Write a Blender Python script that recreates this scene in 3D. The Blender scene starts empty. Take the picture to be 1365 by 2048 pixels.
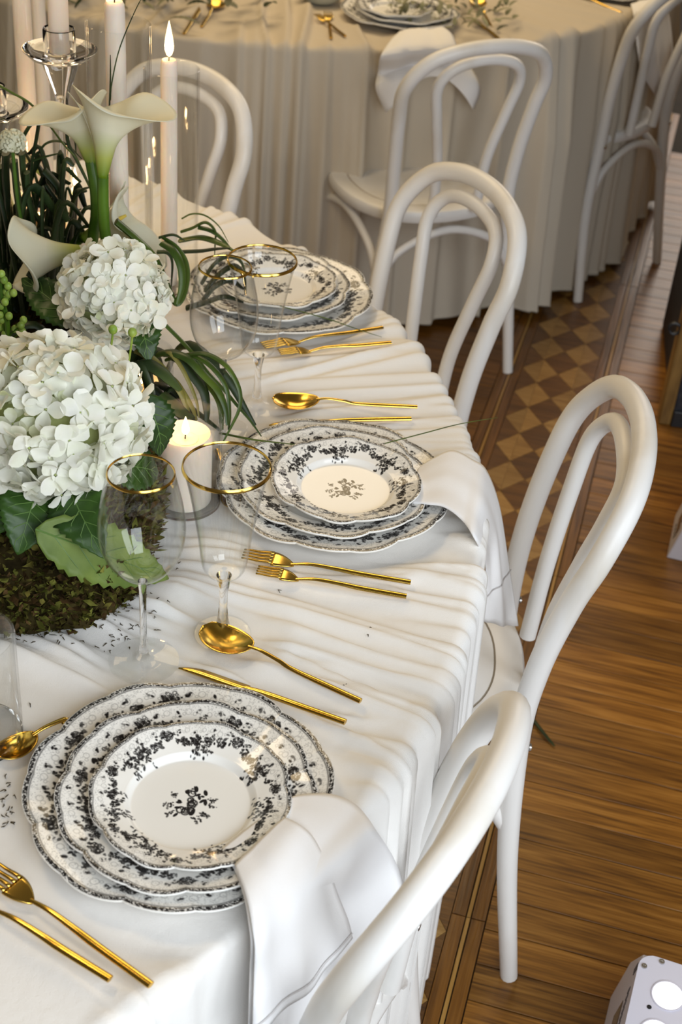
import bpy, math, random
import numpy as np
from mathutils import Vector, Matrix, noise as mnoise

rng = np.random.default_rng(7)
random.seed(7)
PI = math.pi
SC = bpy.context.scene
COL = SC.collection

# ------------------------------------------------------------------ camera
CAM_H, PITCH, ROLL, FPX = 1.791, math.radians(35.42), math.radians(4.885), 2809.0
_fw = Vector((0, math.cos(PITCH), -math.sin(PITCH)))
_r = Vector((1, 0, 0)); _u = _r.cross(_fw)
CR = math.cos(ROLL) * _r + math.sin(ROLL) * _u
CU = -math.sin(ROLL) * _r + math.cos(ROLL) * _u
cam_d = bpy.data.cameras.new('camera'); cam = bpy.data.objects.new('camera', cam_d); COL.objects.link(cam)
M3 = Matrix((CR, CU, -_fw)).transposed()
cam.matrix_world = Matrix.Translation((0, 0, CAM_H)) @ M3.to_4x4()
cam_d.sensor_fit = 'VERTICAL'; cam_d.sensor_height = 36.0; cam_d.lens = FPX / 2048 * 36
cam_d.clip_start = .05; cam_d.clip_end = 60
cam_d.dof.use_dof = True; cam_d.dof.focus_distance = 1.62; cam_d.dof.aperture_fstop = 8.0
SC.camera = cam

# ------------------------------------------------------------------ world + light
W = bpy.data.worlds.new('room_air'); SC.world = W; W.use_nodes = True
bg = W.node_tree.nodes['Background']
bg.inputs[0].default_value = (1.0, .84, .62, 1); bg.inputs[1].default_value = .09

def area(name, loc, target, sx, sy, power, col):
    d = bpy.data.lights.new(name, 'AREA'); d.shape = 'RECTANGLE'; d.size = sx; d.size_y = sy
    d.energy = power; d.color = col
    o = bpy.data.objects.new(name, d); COL.objects.link(o); o.location = loc
    o.rotation_euler = (Vector(target) - Vector(loc)).to_track_quat('-Z', 'Y').to_euler()
    return o
# tall windows of the hall: behind the photographer, to the right, and at the far end
area('window_daylight_behind', (.60, -.50, 1.72), (-.15, 1.2, .75), 1.1, 1.6, 36.5, (.86, .93, 1.0))
area('window_daylight_right', (1.95, -.2, 1.72), (.1, 1.1, .7), .9, 2.0, 31, (.88, .94, 1.0))
area('window_daylight_far', (2.3, 7.6, 2.1), (.7, 3.4, .2), 1.7, 2.4, 42, (1.0, .90, .80))
# warm chandeliers of the hall, above the tables
area('chandelier_glow_far', (-.5, 4.9, 3.4), (-.5, 4.9, 0), 2.2, 2.2, 80, (1.0, .76, .44))
area('chandelier_glow_near', (-1.3, 2.0, 3.2), (-.9, 2.0, 0), .6, .6, 17, (1.0, .76, .44))
SC.view_settings.view_transform = 'Standard'; SC.view_settings.look = 'None'
SC.view_settings.exposure = 0.0; SC.view_settings.gamma = 1.0; SC.view_settings.use_curve_mapping = False

# ------------------------------------------------------------------ helpers
T = .75     # height of the table tops

def at(px, py, z=T):
    d = _fw + CR * ((px - 682.5) / FPX) - CU * ((py - 1024) / FPX)
    t = (z - CAM_H) / d.z
    return Vector((d.x * t, d.y * t, z))

def atY(px, py, Y):
    d = _fw + CR * ((px - 682.5) / FPX) - CU * ((py - 1024) / FPX)
    t = Y / d.y
    return Vector((d.x * t, Y, CAM_H + d.z * t))

def crom(P, n=8, closed=False):
    P = [Vector(p) for p in P]
    if closed: Q = [P[-1]] + P + [P[0], P[1]]
    else: Q = [2 * P[0] - P[1]] + P + [2 * P[-1] - P[-2]]
    out = []
    for i in range(1, len(Q) - 2):
        a, b, c, d = Q[i - 1:i + 3]
        for k in range(n):
            t = k / n
            out.append(.5 * ((2 * b) + (c - a) * t + (2 * a - 5 * b + 4 * c - d) * t * t + (3 * b - a - 3 * c + d) * t ** 3))
    if not closed: out.append(Q[-2].copy())
    return out

class MB:
    def __init__(s): s.v = []; s.f = []
    def quadgrid(s, rows, closed=False):
        b = len(s.v); n = len(rows[0])
        for r in rows: s.v += [tuple(p) for p in r]
        for i in range(len(rows) - 1):
            for j in range(n if closed else n - 1):
                k = (j + 1) % n
                s.f.append((b + i * n + j, b + i * n + k, b + (i + 1) * n + k, b + (i + 1) * n + j))
        return b
    def fan(s, ring, flip=False):
        b = len(s.v); s.v += [tuple(p) for p in ring]
        f = tuple(range(b, b + len(ring))); s.f.append(f[::-1] if flip else f)
    def tube(s, pts, rad, seg=10, flat=1.0, cap=True, up=None, closed=False):
        pts = [Vector(p) for p in pts]; n = len(pts)
        if not hasattr(rad, '__len__'): rad = [rad] * n
        rows = []; ref = Vector(up) if up else None
        for i, p in enumerate(pts):
            if closed: t = pts[(i + 1) % n] - pts[i - 1]
            else: t = pts[min(i + 1, n - 1)] - pts[max(i - 1, 0)]
            t.normalize()
            if ref is None:
                ref = Vector((0, 0, 1)) if abs(t.z) < .9 else Vector((1, 0, 0))
            x = ref - t * ref.dot(t)
            if x.length < 1e-5: x = t.orthogonal()
            x.normalize(); y = t.cross(x)
            if not up: ref = x
            rows.append([p + (x * math.cos(a) * flat + y * math.sin(a)) * rad[i] for a in [2 * PI * k / seg for k in range(seg)]])
        if closed: rows.append(rows[0])
        s.quadgrid([[*r] for r in rows], True)
        if cap and not closed:
            s.fan(rows[0], True); s.fan(rows[-1])
        return s
    def lathe(s, prof, seg=48, c=(0, 0, 0)):
        rows = [[(c[0] + r * math.cos(2 * PI * k / seg), c[1] + r * math.sin(2 * PI * k / seg), c[2] + z) for k in range(seg)] for r, z in prof]
        s.quadgrid(rows, True); return s
    def prism(s, poly, vec):
        vec = Vector(vec); a = [Vector(p) for p in poly]; b = [p + vec for p in a]
        i = len(s.v); n = len(a); s.v += [tuple(p) for p in a + b]
        s.f.append(tuple(range(i, i + n))[::-1]); s.f.append(tuple(range(i + n, i + 2 * n)))
        for k in range(n): s.f.append((i + k, i + (k + 1) % n, i + n + (k + 1) % n, i + n + k))
        return s
    def box(s, x0, x1, y0, y1, z0, z1):
        return s.prism([(x0, y0, z0), (x1, y0, z0), (x1, y1, z0), (x0, y1, z0)], (0, 0, z1 - z0))
    def mesh(s, name, mat=None, smooth=True):
        me = bpy.data.meshes.new(name); me.from_pydata(s.v, [], s.f); me.validate()
        if mat: me.materials.append(mat)
        if smooth:
            me.polygons.foreach_set('use_smooth', [True] * len(me.polygons))
            try: me.set_sharp_from_angle(angle=math.radians(42))
            except Exception: pass
        me.update(); return me

def link(name, me, parent=None, loc=None, rot=None):
    o = bpy.data.objects.new(name, me); COL.objects.link(o)
    if parent is not None: o.parent = parent
    if loc is not None: o.location = loc
    if rot is not None: o.rotation_euler = rot
    return o

def obj(name, mb, mat, parent=None, smooth=True, loc=None, rot=None, bevel=0, solid=0, recalc=False):
    o = link(name, mb.mesh(name, mat, smooth), parent, loc, rot)
    if solid:
        m = o.modifiers.new('thick', 'SOLIDIFY'); m.thickness = solid; m.offset = 1
    if bevel:
        m = o.modifiers.new('bevel', 'BEVEL'); m.width = bevel; m.segments = 2; m.limit_method = 'ANGLE'
    return o

def tag(o, label, cat, group=None, kind=None):
    o['label'] = label; o['category'] = cat
    if group: o['group'] = group
    if kind: o['kind'] = kind
    return o

def thing(name, label, cat, loc=(0, 0, 0), rz=0, group=None):
    o = bpy.data.objects.new(name, None); COL.objects.link(o); o.location = loc; o.rotation_euler = (0, 0, rz)
    o.empty_display_size = .05
    return tag(o, label, cat, group)

def copy_thing(root, loc, rz, label, group=None):
    r = root.copy(); COL.objects.link(r); r.location = loc; r.rotation_euler = (0, 0, rz); r['label'] = label
    if group: r['group'] = group
    for ch in list(root.children):
        c = ch.copy(); COL.objects.link(c); c.parent = r
        for g in list(ch.children):
            d = g.copy(); COL.objects.link(d); d.parent = c
    return r

def struct(o): o['kind'] = 'structure'; return o

# ------------------------------------------------------------------ materials
def mat(name, col, rough=.5, metal=0., spec=.5, **kw):
    m = bpy.data.materials.new(name); m.use_nodes = True
    b = m.node_tree.nodes['Principled BSDF']
    b.inputs['Base Color'].default_value = (*col, 1); b.inputs['Roughness'].default_value = rough
    b.inputs['Metallic'].default_value = metal; b.inputs['Specular IOR Level'].default_value = spec
    for k, v in kw.items(): b.inputs[k.replace('_', ' ')].default_value = v
    return m

def nodes(m): return m.node_tree.nodes, m.node_tree.links, m.node_tree.nodes['Principled BSDF']

def add_noise(m, c1, c2, scale=20, detail=4, bump=0., bscale=None, stretch=(1, 1, 1), coord='Object', lo=.35, hi=.65, rand=0.):
    N, L, b = nodes(m)
    tc = N.new('ShaderNodeTexCoord'); mp = N.new('ShaderNodeMapping'); mp.inputs['Scale'].default_value = stretch
    L.new(tc.outputs[coord], mp.inputs[0])
    if rand:
        oi = N.new('ShaderNodeObjectInfo'); mu = N.new('ShaderNodeMath'); mu.operation = 'MULTIPLY'; mu.inputs[1].default_value = 37.
        L.new(oi.outputs['Random'], mu.inputs[0]); L.new(mu.outputs[0], mp.inputs['Location'])
    t = N.new('ShaderNodeTexNoise'); t.inputs['Scale'].default_value = scale; t.inputs['Detail'].default_value = detail
    L.new(mp.outputs[0], t.inputs[0])
    r = N.new('ShaderNodeValToRGB'); r.color_ramp.elements[0].position = lo; r.color_ramp.elements[1].position = hi
    r.color_ramp.elements[0].color = (*c1, 1); r.color_ramp.elements[1].color = (*c2, 1)
    L.new(t.outputs['Fac'], r.inputs[0]); out = r.outputs[0]
    if rand:
        hs = N.new('ShaderNodeHueSaturation'); mr = N.new('ShaderNodeMapRange')
        mr.inputs['To Min'].default_value = 1 - rand; mr.inputs['To Max'].default_value = 1 + rand
        L.new(oi.outputs['Random'], mr.inputs['Value']); L.new(mr.outputs[0], hs.inputs['Value']); L.new(out, hs.inputs['Color']); out = hs.outputs[0]
    L.new(out, b.inputs['Base Color'])
    if bump:
        t2 = N.new('ShaderNodeTexNoise'); t2.inputs['Scale'].default_value = bscale or scale; t2.inputs['Detail'].default_value = 3
        L.new(mp.outputs[0], t2.inputs[0])
        bp = N.new('ShaderNodeBump'); bp.inputs['Strength'].default_value = bump; bp.inputs['Distance'].default_value = .002
        L.new(t2.outputs['Fac'], bp.inputs['Height']); L.new(bp.outputs[0], b.inputs['Normal'])
    return m

def wood(name, c1, c2, c3, rough=.28, rand=.3, along='X'):
    m = mat(name, c2, rough, spec=.5); N, L, b = nodes(m)
    tc = N.new('ShaderNodeTexCoord'); oi = N.new('ShaderNodeObjectInfo')
    mp = N.new('ShaderNodeMapping'); mp.inputs['Scale'].default_value = (2.2, 34, 34)
    ad = N.new('ShaderNodeVectorMath'); ad.operation = 'ADD'
    mu = N.new('ShaderNodeVectorMath'); mu.operation = 'SCALE'; mu.inputs['Scale'].default_value = 91
    cx = N.new('ShaderNodeCombineXYZ')
    for i in range(3): L.new(oi.outputs['Random'], cx.inputs[i])
    L.new(cx.outputs[0], mu.inputs[0]); L.new(mu.outputs[0], ad.inputs[1]); L.new(tc.outputs['Object'], ad.inputs[0]); L.new(ad.outputs[0], mp.inputs[0])
    t1 = N.new('ShaderNodeTexNoise'); t1.inputs['Scale'].default_value = 1.5; t1.inputs['Detail'].default_value = 4; t1.inputs['Distortion'].default_value = .8
    L.new(mp.outputs[0], t1.inputs[0])
    mp2 = N.new('ShaderNodeMapping'); mp2.inputs['Scale'].default_value = (9, 260, 260); L.new(ad.outputs[0], mp2.inputs[0])
    t2 = N.new('ShaderNodeTexNoise'); t2.inputs['Scale'].default_value = 1.; t2.inputs['Detail'].default_value = 3; L.new(mp2.outputs[0], t2.inputs[0])
    mx = N.new('ShaderNodeMix'); mx.data_type = 'FLOAT'; mx.inputs[0].default_value = .48
    L.new(t1.outputs['Fac'], mx.inputs[2]); L.new(t2.outputs['Fac'], mx.inputs[3])
    r = N.new('ShaderNodeValToRGB'); e = r.color_ramp.elements; e[0].position = .36; e[0].color = (*c1, 1); e[1].position = .66; e[1].color = (*c3, 1)
    k = e.new(.5); k.color = (*c2, 1)
    L.new(mx.outputs[0], r.inputs[0])
    hs = N.new('ShaderNodeHueSaturation'); mr = N.new('ShaderNodeMapRange'); mr.inputs['To Min'].default_value = 1 - rand; mr.inputs['To Max'].default_value = 1 + rand
    L.new(oi.outputs['Random'], mr.inputs['Value']); L.new(mr.outputs[0], hs.inputs['Value']); L.new(r.outputs[0], hs.inputs['Color']); L.new(hs.outputs[0], b.inputs['Base Color'])
    bp = N.new('ShaderNodeBump'); bp.inputs['Strength'].default_value = .25; bp.inputs['Distance'].default_value = .0015
    L.new(t2.outputs['Fac'], bp.inputs['Height']); L.new(bp.outputs[0], b.inputs['Normal'])
    return m

def cloth_mat(name, col, bump=.25, trans=.0):
    m = mat(name, col, .9, spec=.15); N, L, b = nodes(m)
    tc = N.new('ShaderNodeTexCoord')
    t = N.new('ShaderNodeTexNoise'); t.inputs['Scale'].default_value = 900; t.inputs['Detail'].default_value = 1
    t2 = N.new('ShaderNodeTexNoise'); t2.inputs['Scale'].default_value = 60; t2.inputs['Detail'].default_value = 3
    L.new(tc.outputs['Object'], t.inputs[0]); L.new(tc.outputs['Object'], t2.inputs[0])
    a = N.new('ShaderNodeMath'); a.operation = 'MULTIPLY_ADD'; a.inputs[1].default_value = 2.2
    L.new(t2.outputs['Fac'], a.inputs[0]); L.new(t.outputs['Fac'], a.inputs[2])
    bp = N.new('ShaderNodeBump'); bp.inputs['Strength'].default_value = bump; bp.inputs['Distance'].default_value = .001
    L.new(a.outputs[0], bp.inputs['Height']); L.new(bp.outputs[0], b.inputs['Normal'])
    return m

def glass_mat(name, tint=(1, 1, 1), rough=0.):
    m = bpy.data.materials.new(name); m.use_nodes = True; N, L = m.node_tree.nodes, m.node_tree.links
    N.clear(); o = N.new('ShaderNodeOutputMaterial'); g = N.new('ShaderNodeBsdfGlass')
    g.inputs['Color'].default_value = (*tint, 1); g.inputs['IOR'].default_value = 1.47; g.inputs['Roughness'].default_value = rough
    L.new(g.outputs[0], o.inputs[0]); return m

def thin_glass(name):
    # thin blown wall modelled as a single sheet: clear with a Fresnel sheen
    m = bpy.data.materials.new(name); m.use_nodes = True; N, L = m.node_tree.nodes, m.node_tree.links
    N.clear(); o = N.new('ShaderNodeOutputMaterial'); t = N.new('ShaderNodeBsdfTransparent'); t.inputs[0].default_value = (.995, .997, .995, 1)
    g = N.new('ShaderNodeBsdfGlossy'); g.inputs['Roughness'].default_value = .015; mx = N.new('ShaderNodeMixShader')
    lw = N.new('ShaderNodeLayerWeight'); lw.inputs['Blend'].default_value = .50
    pw = N.new('ShaderNodeMath'); pw.operation = 'POWER'; pw.inputs[1].default_value = 5.0
    ml = N.new('ShaderNodeMath'); ml.operation = 'MULTIPLY_ADD'; ml.inputs[1].default_value = .80; ml.inputs[2].default_value = .035; ml.use_clamp = True
    L.new(lw.outputs['Facing'], pw.inputs[0]); L.new(pw.outputs[0], ml.inputs[0])
    L.new(ml.outputs[0], mx.inputs[0]); L.new(t.outputs[0], mx.inputs[1]); L.new(g.outputs[0], mx.inputs[2]); L.new(mx.outputs[0], o.inputs[0]); return m

def leafy(name, c1, c2, rough=.45, scale=30, trans=.25, rand=.15):
    m = mat(name, c1, rough, spec=.4); add_noise(m, c1, c2, scale, 3, .2, scale * 3, rand=rand)
    N, L, b = nodes(m); out = N['Material Output']
    tr = N.new('ShaderNodeBsdfTranslucent'); mx = N.new('ShaderNodeMixShader'); mx.inputs[0].default_value = trans
    src = b.inputs['Base Color'].links[0].from_socket; L.new(src, tr.inputs[0])
    L.new(b.outputs[0], mx.inputs[1]); L.new(tr.outputs[0], mx.inputs[2]); L.new(mx.outputs[0], out.inputs[0])
    return m

M = {}
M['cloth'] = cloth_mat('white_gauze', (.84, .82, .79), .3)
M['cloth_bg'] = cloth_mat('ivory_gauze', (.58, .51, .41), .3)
M['napkin'] = cloth_mat('white_linen', (.86, .85, .85), .18)
M['stitch'] = mat('hemstitch', (.60, .57, .56), .9)
M['chair'] = add_noise(mat('white_painted_wood', (.82, .80, .76), .38, spec=.45), (.72, .67, .59), (.83, .81, .78), 9, 5, .12, 60, stretch=(1, 1, .35), lo=.28, hi=.46)
M['scuff'] = mat('bare_wood_scuff', (.45, .35, .24), .7)
M['groove'] = mat('seat_groove_brown', (.40, .34, .26), .7)  # routed seat groove coloured a darker brown than the chair paint
M['gold'] = add_noise(mat('brushed_gold', (.70, .46, .10), .2, 1.0), (.62, .38, .06), (.74, .49, .11), 30, 3)
M['goldrim'] = mat('gold_rim', (.74, .47, .10), .16, 1.0)
M['glass'] = glass_mat('clear_glass')
M['thinglass'] = thin_glass('thin_clear_glass')
M['wax'] = mat('ivory_wax', (.84, .74, .63), .5, spec=.3, Subsurface_Weight=.35, Subsurface_Scale=.02)
M['wax'].node_tree.nodes['Principled BSDF'].inputs['Subsurface Radius'].default_value = (1, .5, .25)
M['meltwax'] = mat('molten_wax', (.90, .74, .55), .12, spec=.5)
M['wick'] = mat('black_wick', (.02, .015, .01), .8)
M['flame'] = mat('flame', (1, .6, .2), .5)
_b = M['flame'].node_tree.nodes['Principled BSDF']; _b.inputs['Emission Color'].default_value = (1, .68, .30, 1); _b.inputs['Emission Strength'].default_value = 9
M['petal'] = leafy('hydrangea_petal', (.85, .86, .72), (.93, .925, .86), .6, 40, .25, .04)
M['petal_g'] = leafy('green_hydrangea_petal', (.66, .70, .42), (.86, .87, .72), .6, 40, .3, .08)
M['eye'] = mat('floret_eye', (.35, .42, .14), .6)
M['core'] = mat('flower_core', (.38, .42, .16), .8)
M['leaf'] = leafy('hydrangea_leaf', (.018, .050, .008), (.042, .100, .014), .40, 25, .12)
M['leafpale'] = leafy('pale_leaf_underside', (.13, .20, .035), (.22, .30, .06), .5, 25, .2)
M['vein'] = mat('leaf_vein', (.10, .19, .04), .5)
M['grass'] = leafy('bear_grass', (.030, .060, .008), (.085, .135, .018), .38, 18, .12, .3)
M['grassdry'] = leafy('dry_grass', (.16, .14, .03), (.24, .22, .05), .45, 18, .12)
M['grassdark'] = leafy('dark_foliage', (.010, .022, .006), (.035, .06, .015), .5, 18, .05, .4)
M['stem'] = leafy('calla_stem', (.035, .090, .006), (.075, .155, .010), .38, 20, .1)
M['moss'] = add_noise(mat('moss', (.05, .05, .01), .95, spec=.1), (.035, .026, .008), (.16, .14, .03), 45, 4, .3, 200, rand=.1)
M['mossdark'] = add_noise(mat('moss_core', (.03, .022, .01), 1., spec=.05), (.012, .009, .004), (.06, .045, .015), 30, 4)
M['crumb'] = mat('moss_crumb', (.05, .035, .015), .9)
M['bud'] = leafy('green_bud', (.22, .36, .05), (.38, .52, .10), .4, 60, .2)
M['pod'] = leafy('scabiosa_pod', (.60, .58, .40), (.78, .76, .58), .7, 60, .1)
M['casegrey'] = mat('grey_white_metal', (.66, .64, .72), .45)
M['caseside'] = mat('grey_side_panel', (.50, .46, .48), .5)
M['black'] = mat('black_plastic', (.012, .012, .014), .45)
M['screen'] = mat('display_window', (.10, .07, .055), .2)
M['led'] = mat('led_lens', (.9, .9, .95), .1)
_b = M['led'].node_tree.nodes['Principled BSDF']; _b.inputs['Emission Color'].default_value = (.97, .97, 1, 1); _b.inputs['Emission Strength'].default_value = 2.2
M['print'] = mat('grey_print', (.12, .11, .12), .6)
M['steel'] = mat('screw_steel', (.55, .53, .50), .35, 1.0)
M['navy'] = add_noise(mat('dark_cabinet', (.015, .016, .024), .6), (.010, .011, .018), (.028, .028, .036), 60, 3)
M['edgewood'] = add_noise(mat('worn_wood_edge', (.22, .12, .03), .5), (.10, .05, .012), (.30, .17, .045), 30, 4, stretch=(1, 1, .15))

# ------------------------------------------------------------------ floor
A77 = math.radians(77.2)
EV = Vector((math.cos(A77), math.sin(A77), 0)); EW = Vector((math.sin(A77), -math.cos(A77), 0))
M['oak'] = wood('oak_board', (.085, .031, .004), (.225, .090, .011), (.36, .165, .030), .33, .30)
M['oakdark'] = wood('oak_border', (.080, .030, .004), (.155, .060, .008), (.22, .092, .014), .30, .16)
M['inlay'] = wood('maple_inlay', (.30, .15, .03), (.38, .20, .045), (.44, .25, .07), .3, .1)
M['tilelight'] = wood('maple_tile', (.23, .112, .024), (.32, .17, .044), (.40, .235, .075), .30, .18)
M['tiledark'] = wood('walnut_tile', (.07, .027, .005), (.125, .050, .009), (.18, .075, .014), .30, .18)
M['subfloor'] = add_noise(mat('floor_gap', (.03, .015, .006), .8), (.006, .003, .001), (.014, .007, .002), 12, 4)

M['plaster'] = add_noise(mat('warm_plaster', (.55, .48, .38), .9), (.50, .44, .34), (.58, .51, .41), 6, 4)
struct(obj('wall_far', MB().box(-6, 4.2, 8.4, 8.6, -.06, 4.2), M['plaster'], None, False))
struct(obj('wall_right', MB().box(4.0, 4.2, -4, 8.4, -.06, 4.2), M['plaster'], None, False))
floor = struct(obj('floor', MB().box(-6, 6, -4, 10, -.06, -.004), M['subfloor'], None, False))
RZ = math.atan2(EW.y, EW.x)      # boards run along EW

def board(w0, w1, v0, v1, m, name='floorboard', along_v=False, dz=0.):
    c = EW * ((w0 + w1) / 2) + EV * ((v0 + v1) / 2)
    lw, lv = (w1 - w0) - .0020, (v1 - v0) - .0024
    if along_v: L_, B_ = lv, lw
    else: L_, B_ = lw, lv
    mb = MB(); e = .0003
    x, y = L_ / 2, B_ / 2
    bot = [(-x, -y, -.004), (x, -y, -.004), (x, y, -.004), (-x, y, -.004)]
    mid = [(-x, -y, -e), (x, -y, -e), (x, y, -e), (-x, y, -e)]
    top = [(-x + e, -y + e, 0), (x - e, -y + e, 0), (x - e, y - e, 0), (-x + e, y - e, 0)]
    mb.quadgrid([bot, mid, top], True); mb.fan(top)
    return obj(name, mb, m, floor, False, loc=(c.x, c.y, dz), rot=(0, 0, RZ + (PI / 2 if along_v else 0)))

# field of strip boards right of the border, running across
PW = .0675
row = 0; v = .78
while v < 5.0:
    w = -.044; first = True
    wend = 1.02 if v < 4.5 else .9
    while w < wend:
        ln = rng.uniform(.28, .85) if first else rng.uniform(.5, 1.0)
        w1 = min(w + ln, wend)
        if wend - w1 < .12: w1 = wend
        board(w, w1, v, v + PW, M['oak']); w = w1; first = False
    v += PW; row += 1
# two border boards with a pale inlay line, cut into lengths
for (w0, w1) in ((-.0996, -.044), (-.341, -.2866)):
    v = .78
    while v < 5.0:
        v1 = v + rng.uniform(.55, .95); mid_ = (w0 + w1) / 2
        board(w0, mid_ - .004, v, v1, M['oakdark'], 'border_board', True)
        board(mid_ - .004, mid_ + .004, v, v1, M['inlay'], 'inlay_strip', True)
        board(mid_ + .004, w1, v, v1, M['oakdark'], 'border_board', True)
        v = v1
# band of diamonds between the borders
wa, wb = -.2866, -.0996; wc = (wa + wb) / 2; P_ = .1305
def tile(poly, m):
    c = sum((Vector((p[0], p[1], 0)) for p in poly), Vector()) / len(poly)
    mb = MB(); g = .985
    loc = EW * c.x + EV * c.y
    pl = [((p[0] - c.x) * g, (p[1] - c.y) * g) for p in poly]
    lo = [(x, y, -.004) for x, y in pl]; hi = [(x, y, 0) for x, y in pl]
    mb.quadgrid([lo, hi], True); mb.fan(hi)
    return obj('parquet_tile', mb, m, floor, False, loc=(loc.x, loc.y, 0), rot=(0, 0, RZ))
v = 2.735 - 15 * P_
hw = (wb - wa) / 4
for k in range(32):
    vc = v + k * P_
    for j in range(2):
        c = wa + hw + 2 * hw * j
        # light lozenge, split in two halves like a folded ribbon
        tile([(c - hw, vc), (c, vc - P_ / 2), (c, vc + P_ / 2)], M['tilelight'])
        tile([(c, vc - P_ / 2), (c + hw, vc), (c, vc + P_ / 2)], M['tilelight'])
        if j == 0:
            tile([(wa, vc), (c, vc + P_ / 2), (wa, vc + P_)], M['tiledark'])
            tile([(wc, vc), (wc + hw, vc + P_ / 2), (wc, vc + P_), (wc - hw, vc + P_ / 2)], M['tiledark'])
        else:
            tile([(wb, vc), (wb, vc + P_), (c, vc + P_ / 2)], M['tiledark'])
# parquet field left of the border (seen between the tables)
v = .9
while v < 4.4:
    w = -.341; first = True
    while w > -1.25:
        w0 = max(w - rng.uniform(.3, .6), -1.25)
        board(w0, w, v, v + PW, M['oakdark']); w = w0
    v += PW

# ------------------------------------------------------------------ table cloths
class Cloth:
    def __init__(s, c, R, seed, zones, flats, z=T):
        s.c = Vector((c[0], c[1], 0)); s.R = R; s.flats = flats
        r = np.random.default_rng(seed); s.F = []
        for (a0, a1, n, hmin, hmax, wmin, wmax) in zones:
            for i in range(n):
                s.F.append((math.radians(r.uniform(a0, a1)), r.normal(0, .10), r.uniform(wmin, wmax), r.uniform(hmin, hmax),
                            r.uniform(.35, .95) * R if r.random() < .6 else 0., r.uniform(0, 6.28), r.uniform(.0, .02)))
        s.ph = r.uniform(0, 6.28, 12)
    def h(s, r, th, l=None):
        """fold height at polar position; l is the distance along the cloth from the centre"""
        if l is None: l = r
        out = np.zeros(np.broadcast(r, th).shape)
        rr = np.minimum(l, s.R)
        for (t0, sl, w, hh, rs, ph, wig) in s.F:
            tf = t0 + sl * (s.R - rr) + wig * np.sin(rr * 7 + ph)
            d = (th - tf + PI) % (2 * PI) - PI
            d = d * np.maximum(r, .25)
            e = d / w
            g = np.exp(-np.where(e > 0, e * e * 2.6, np.abs(e) ** 1.5 * .55))
            out = np.maximum(out, hh * g * np.clip((rr - rs) / .15, 0, 1)) + .15 * hh * g * np.clip((rr - rs) / .15, 0, 1)
        x = r * np.cos(th); y = r * np.sin(th)
        out = out + .0016 * np.sin(9 * x + s.ph[0] + 2 * np.sin(5 * y)) + .0012 * np.sin(14 * y + s.ph[1] + 2 * np.sin(8 * x))
        k = np.ones_like(out)
        for (fx, fy, fr, keep) in s.flats:
            dd = np.hypot(x + s.c.x - fx, y + s.c.y - fy)
            q = np.clip((dd - fr) / .05, 0, 1); q = q * q * (3 - 2 * q)
            k = k * (keep + (1 - keep) * q)
        return out * k
    def height(s, x, y):
        dx, dy = x - s.c.x, y - s.c.y
        return T + float(s.h(np.array([math.hypot(dx, dy)]), np.array([math.atan2(dy, dx)]))[0])
    def build(s, name, m, nth, drop, hem, nr=90, ns=46, amp=.01, grow=.5, push=0.):
        th = np.linspace(-PI, PI, nth, endpoint=False); e = .011
        l = np.concatenate([np.linspace(.02, s.R - .25, nr // 3), np.linspace(s.R - .24, s.R - e, nr - nr // 3)])
        arc = s.R - e + np.linspace(0, e * PI / 2, 7)[1:]
        sk = arc[-1] + np.linspace(0, drop, ns)[1:]
        L_ = np.concatenate([l, arc, sk])[:, None]; TH = th[None, :]
        a = np.clip((L_ - (s.R - e)) / e, 0, PI / 2)
        q = np.clip(L_ - arc[-1], 0, None)
        rb = np.where(L_ < s.R - e, L_, s.R - e + e * np.sin(a)); zb = np.where(L_ < s.R - e, 0., -e + e * np.cos(a)) - q
        H = s.h(rb, TH, L_)
        t = q / drop
        wave = (np.sin(TH * 19 + s.ph[2] + 1.3 * np.sin(TH * 5 + s.ph[3])) * .5 + np.sin(TH * 31 + s.ph[4] + 2 * np.sin(TH * 7)) * .35 + np.sin(TH * 53 + s.ph[5]) * .2)
        H = H * (1 + grow * np.clip(t * 3, 0, 1)) + np.clip(t * 1.6, 0, 1) * (amp * wave + push)
        out = t ** 3 * hem * (.6 + .5 * wave)
        nx = np.sin(a)
        R_ = rb + H * nx + out
        Z = zb + H * np.cos(a)
        fl = np.clip((t - .93) / .07, 0, 1)
        Z = np.where(Z + T < .012 + .010 * (1 + wave) * fl, .012 - T + .010 * (1 + wave) * fl, Z)
        X = s.c.x + R_ * np.cos(TH); Y = s.c.y + R_ * np.sin(TH); Z = Z + T
        n = L_.shape[0]
        V = np.stack([X, Y, Z], -1).reshape(-1, 3); V = np.vstack([V, [[s.c.x, s.c.y, T]]])
        i = np.arange(n - 1)[:, None] * nth; j = np.arange(nth)[None, :]; k = (j + 1) % nth
        F = np.stack([i + j, i + nth + j, i + nth + k, i + k], -1).reshape(-1, 4)
        me = bpy.data.meshes.new(name)
        tri = [(n * nth, jj, (jj + 1) % nth) for jj in range(nth)]
        me.from_pydata(V.tolist(), [], F.tolist() + tri); me.materials.append(m)
        me.polygons.foreach_set('use_smooth', [True] * len(me.polygons)); me.update()
        return link(name, me)

NC = (-.914, 1.482); NR = 1.095
BC = (-.30, 4.48); BR = 1.155
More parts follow.
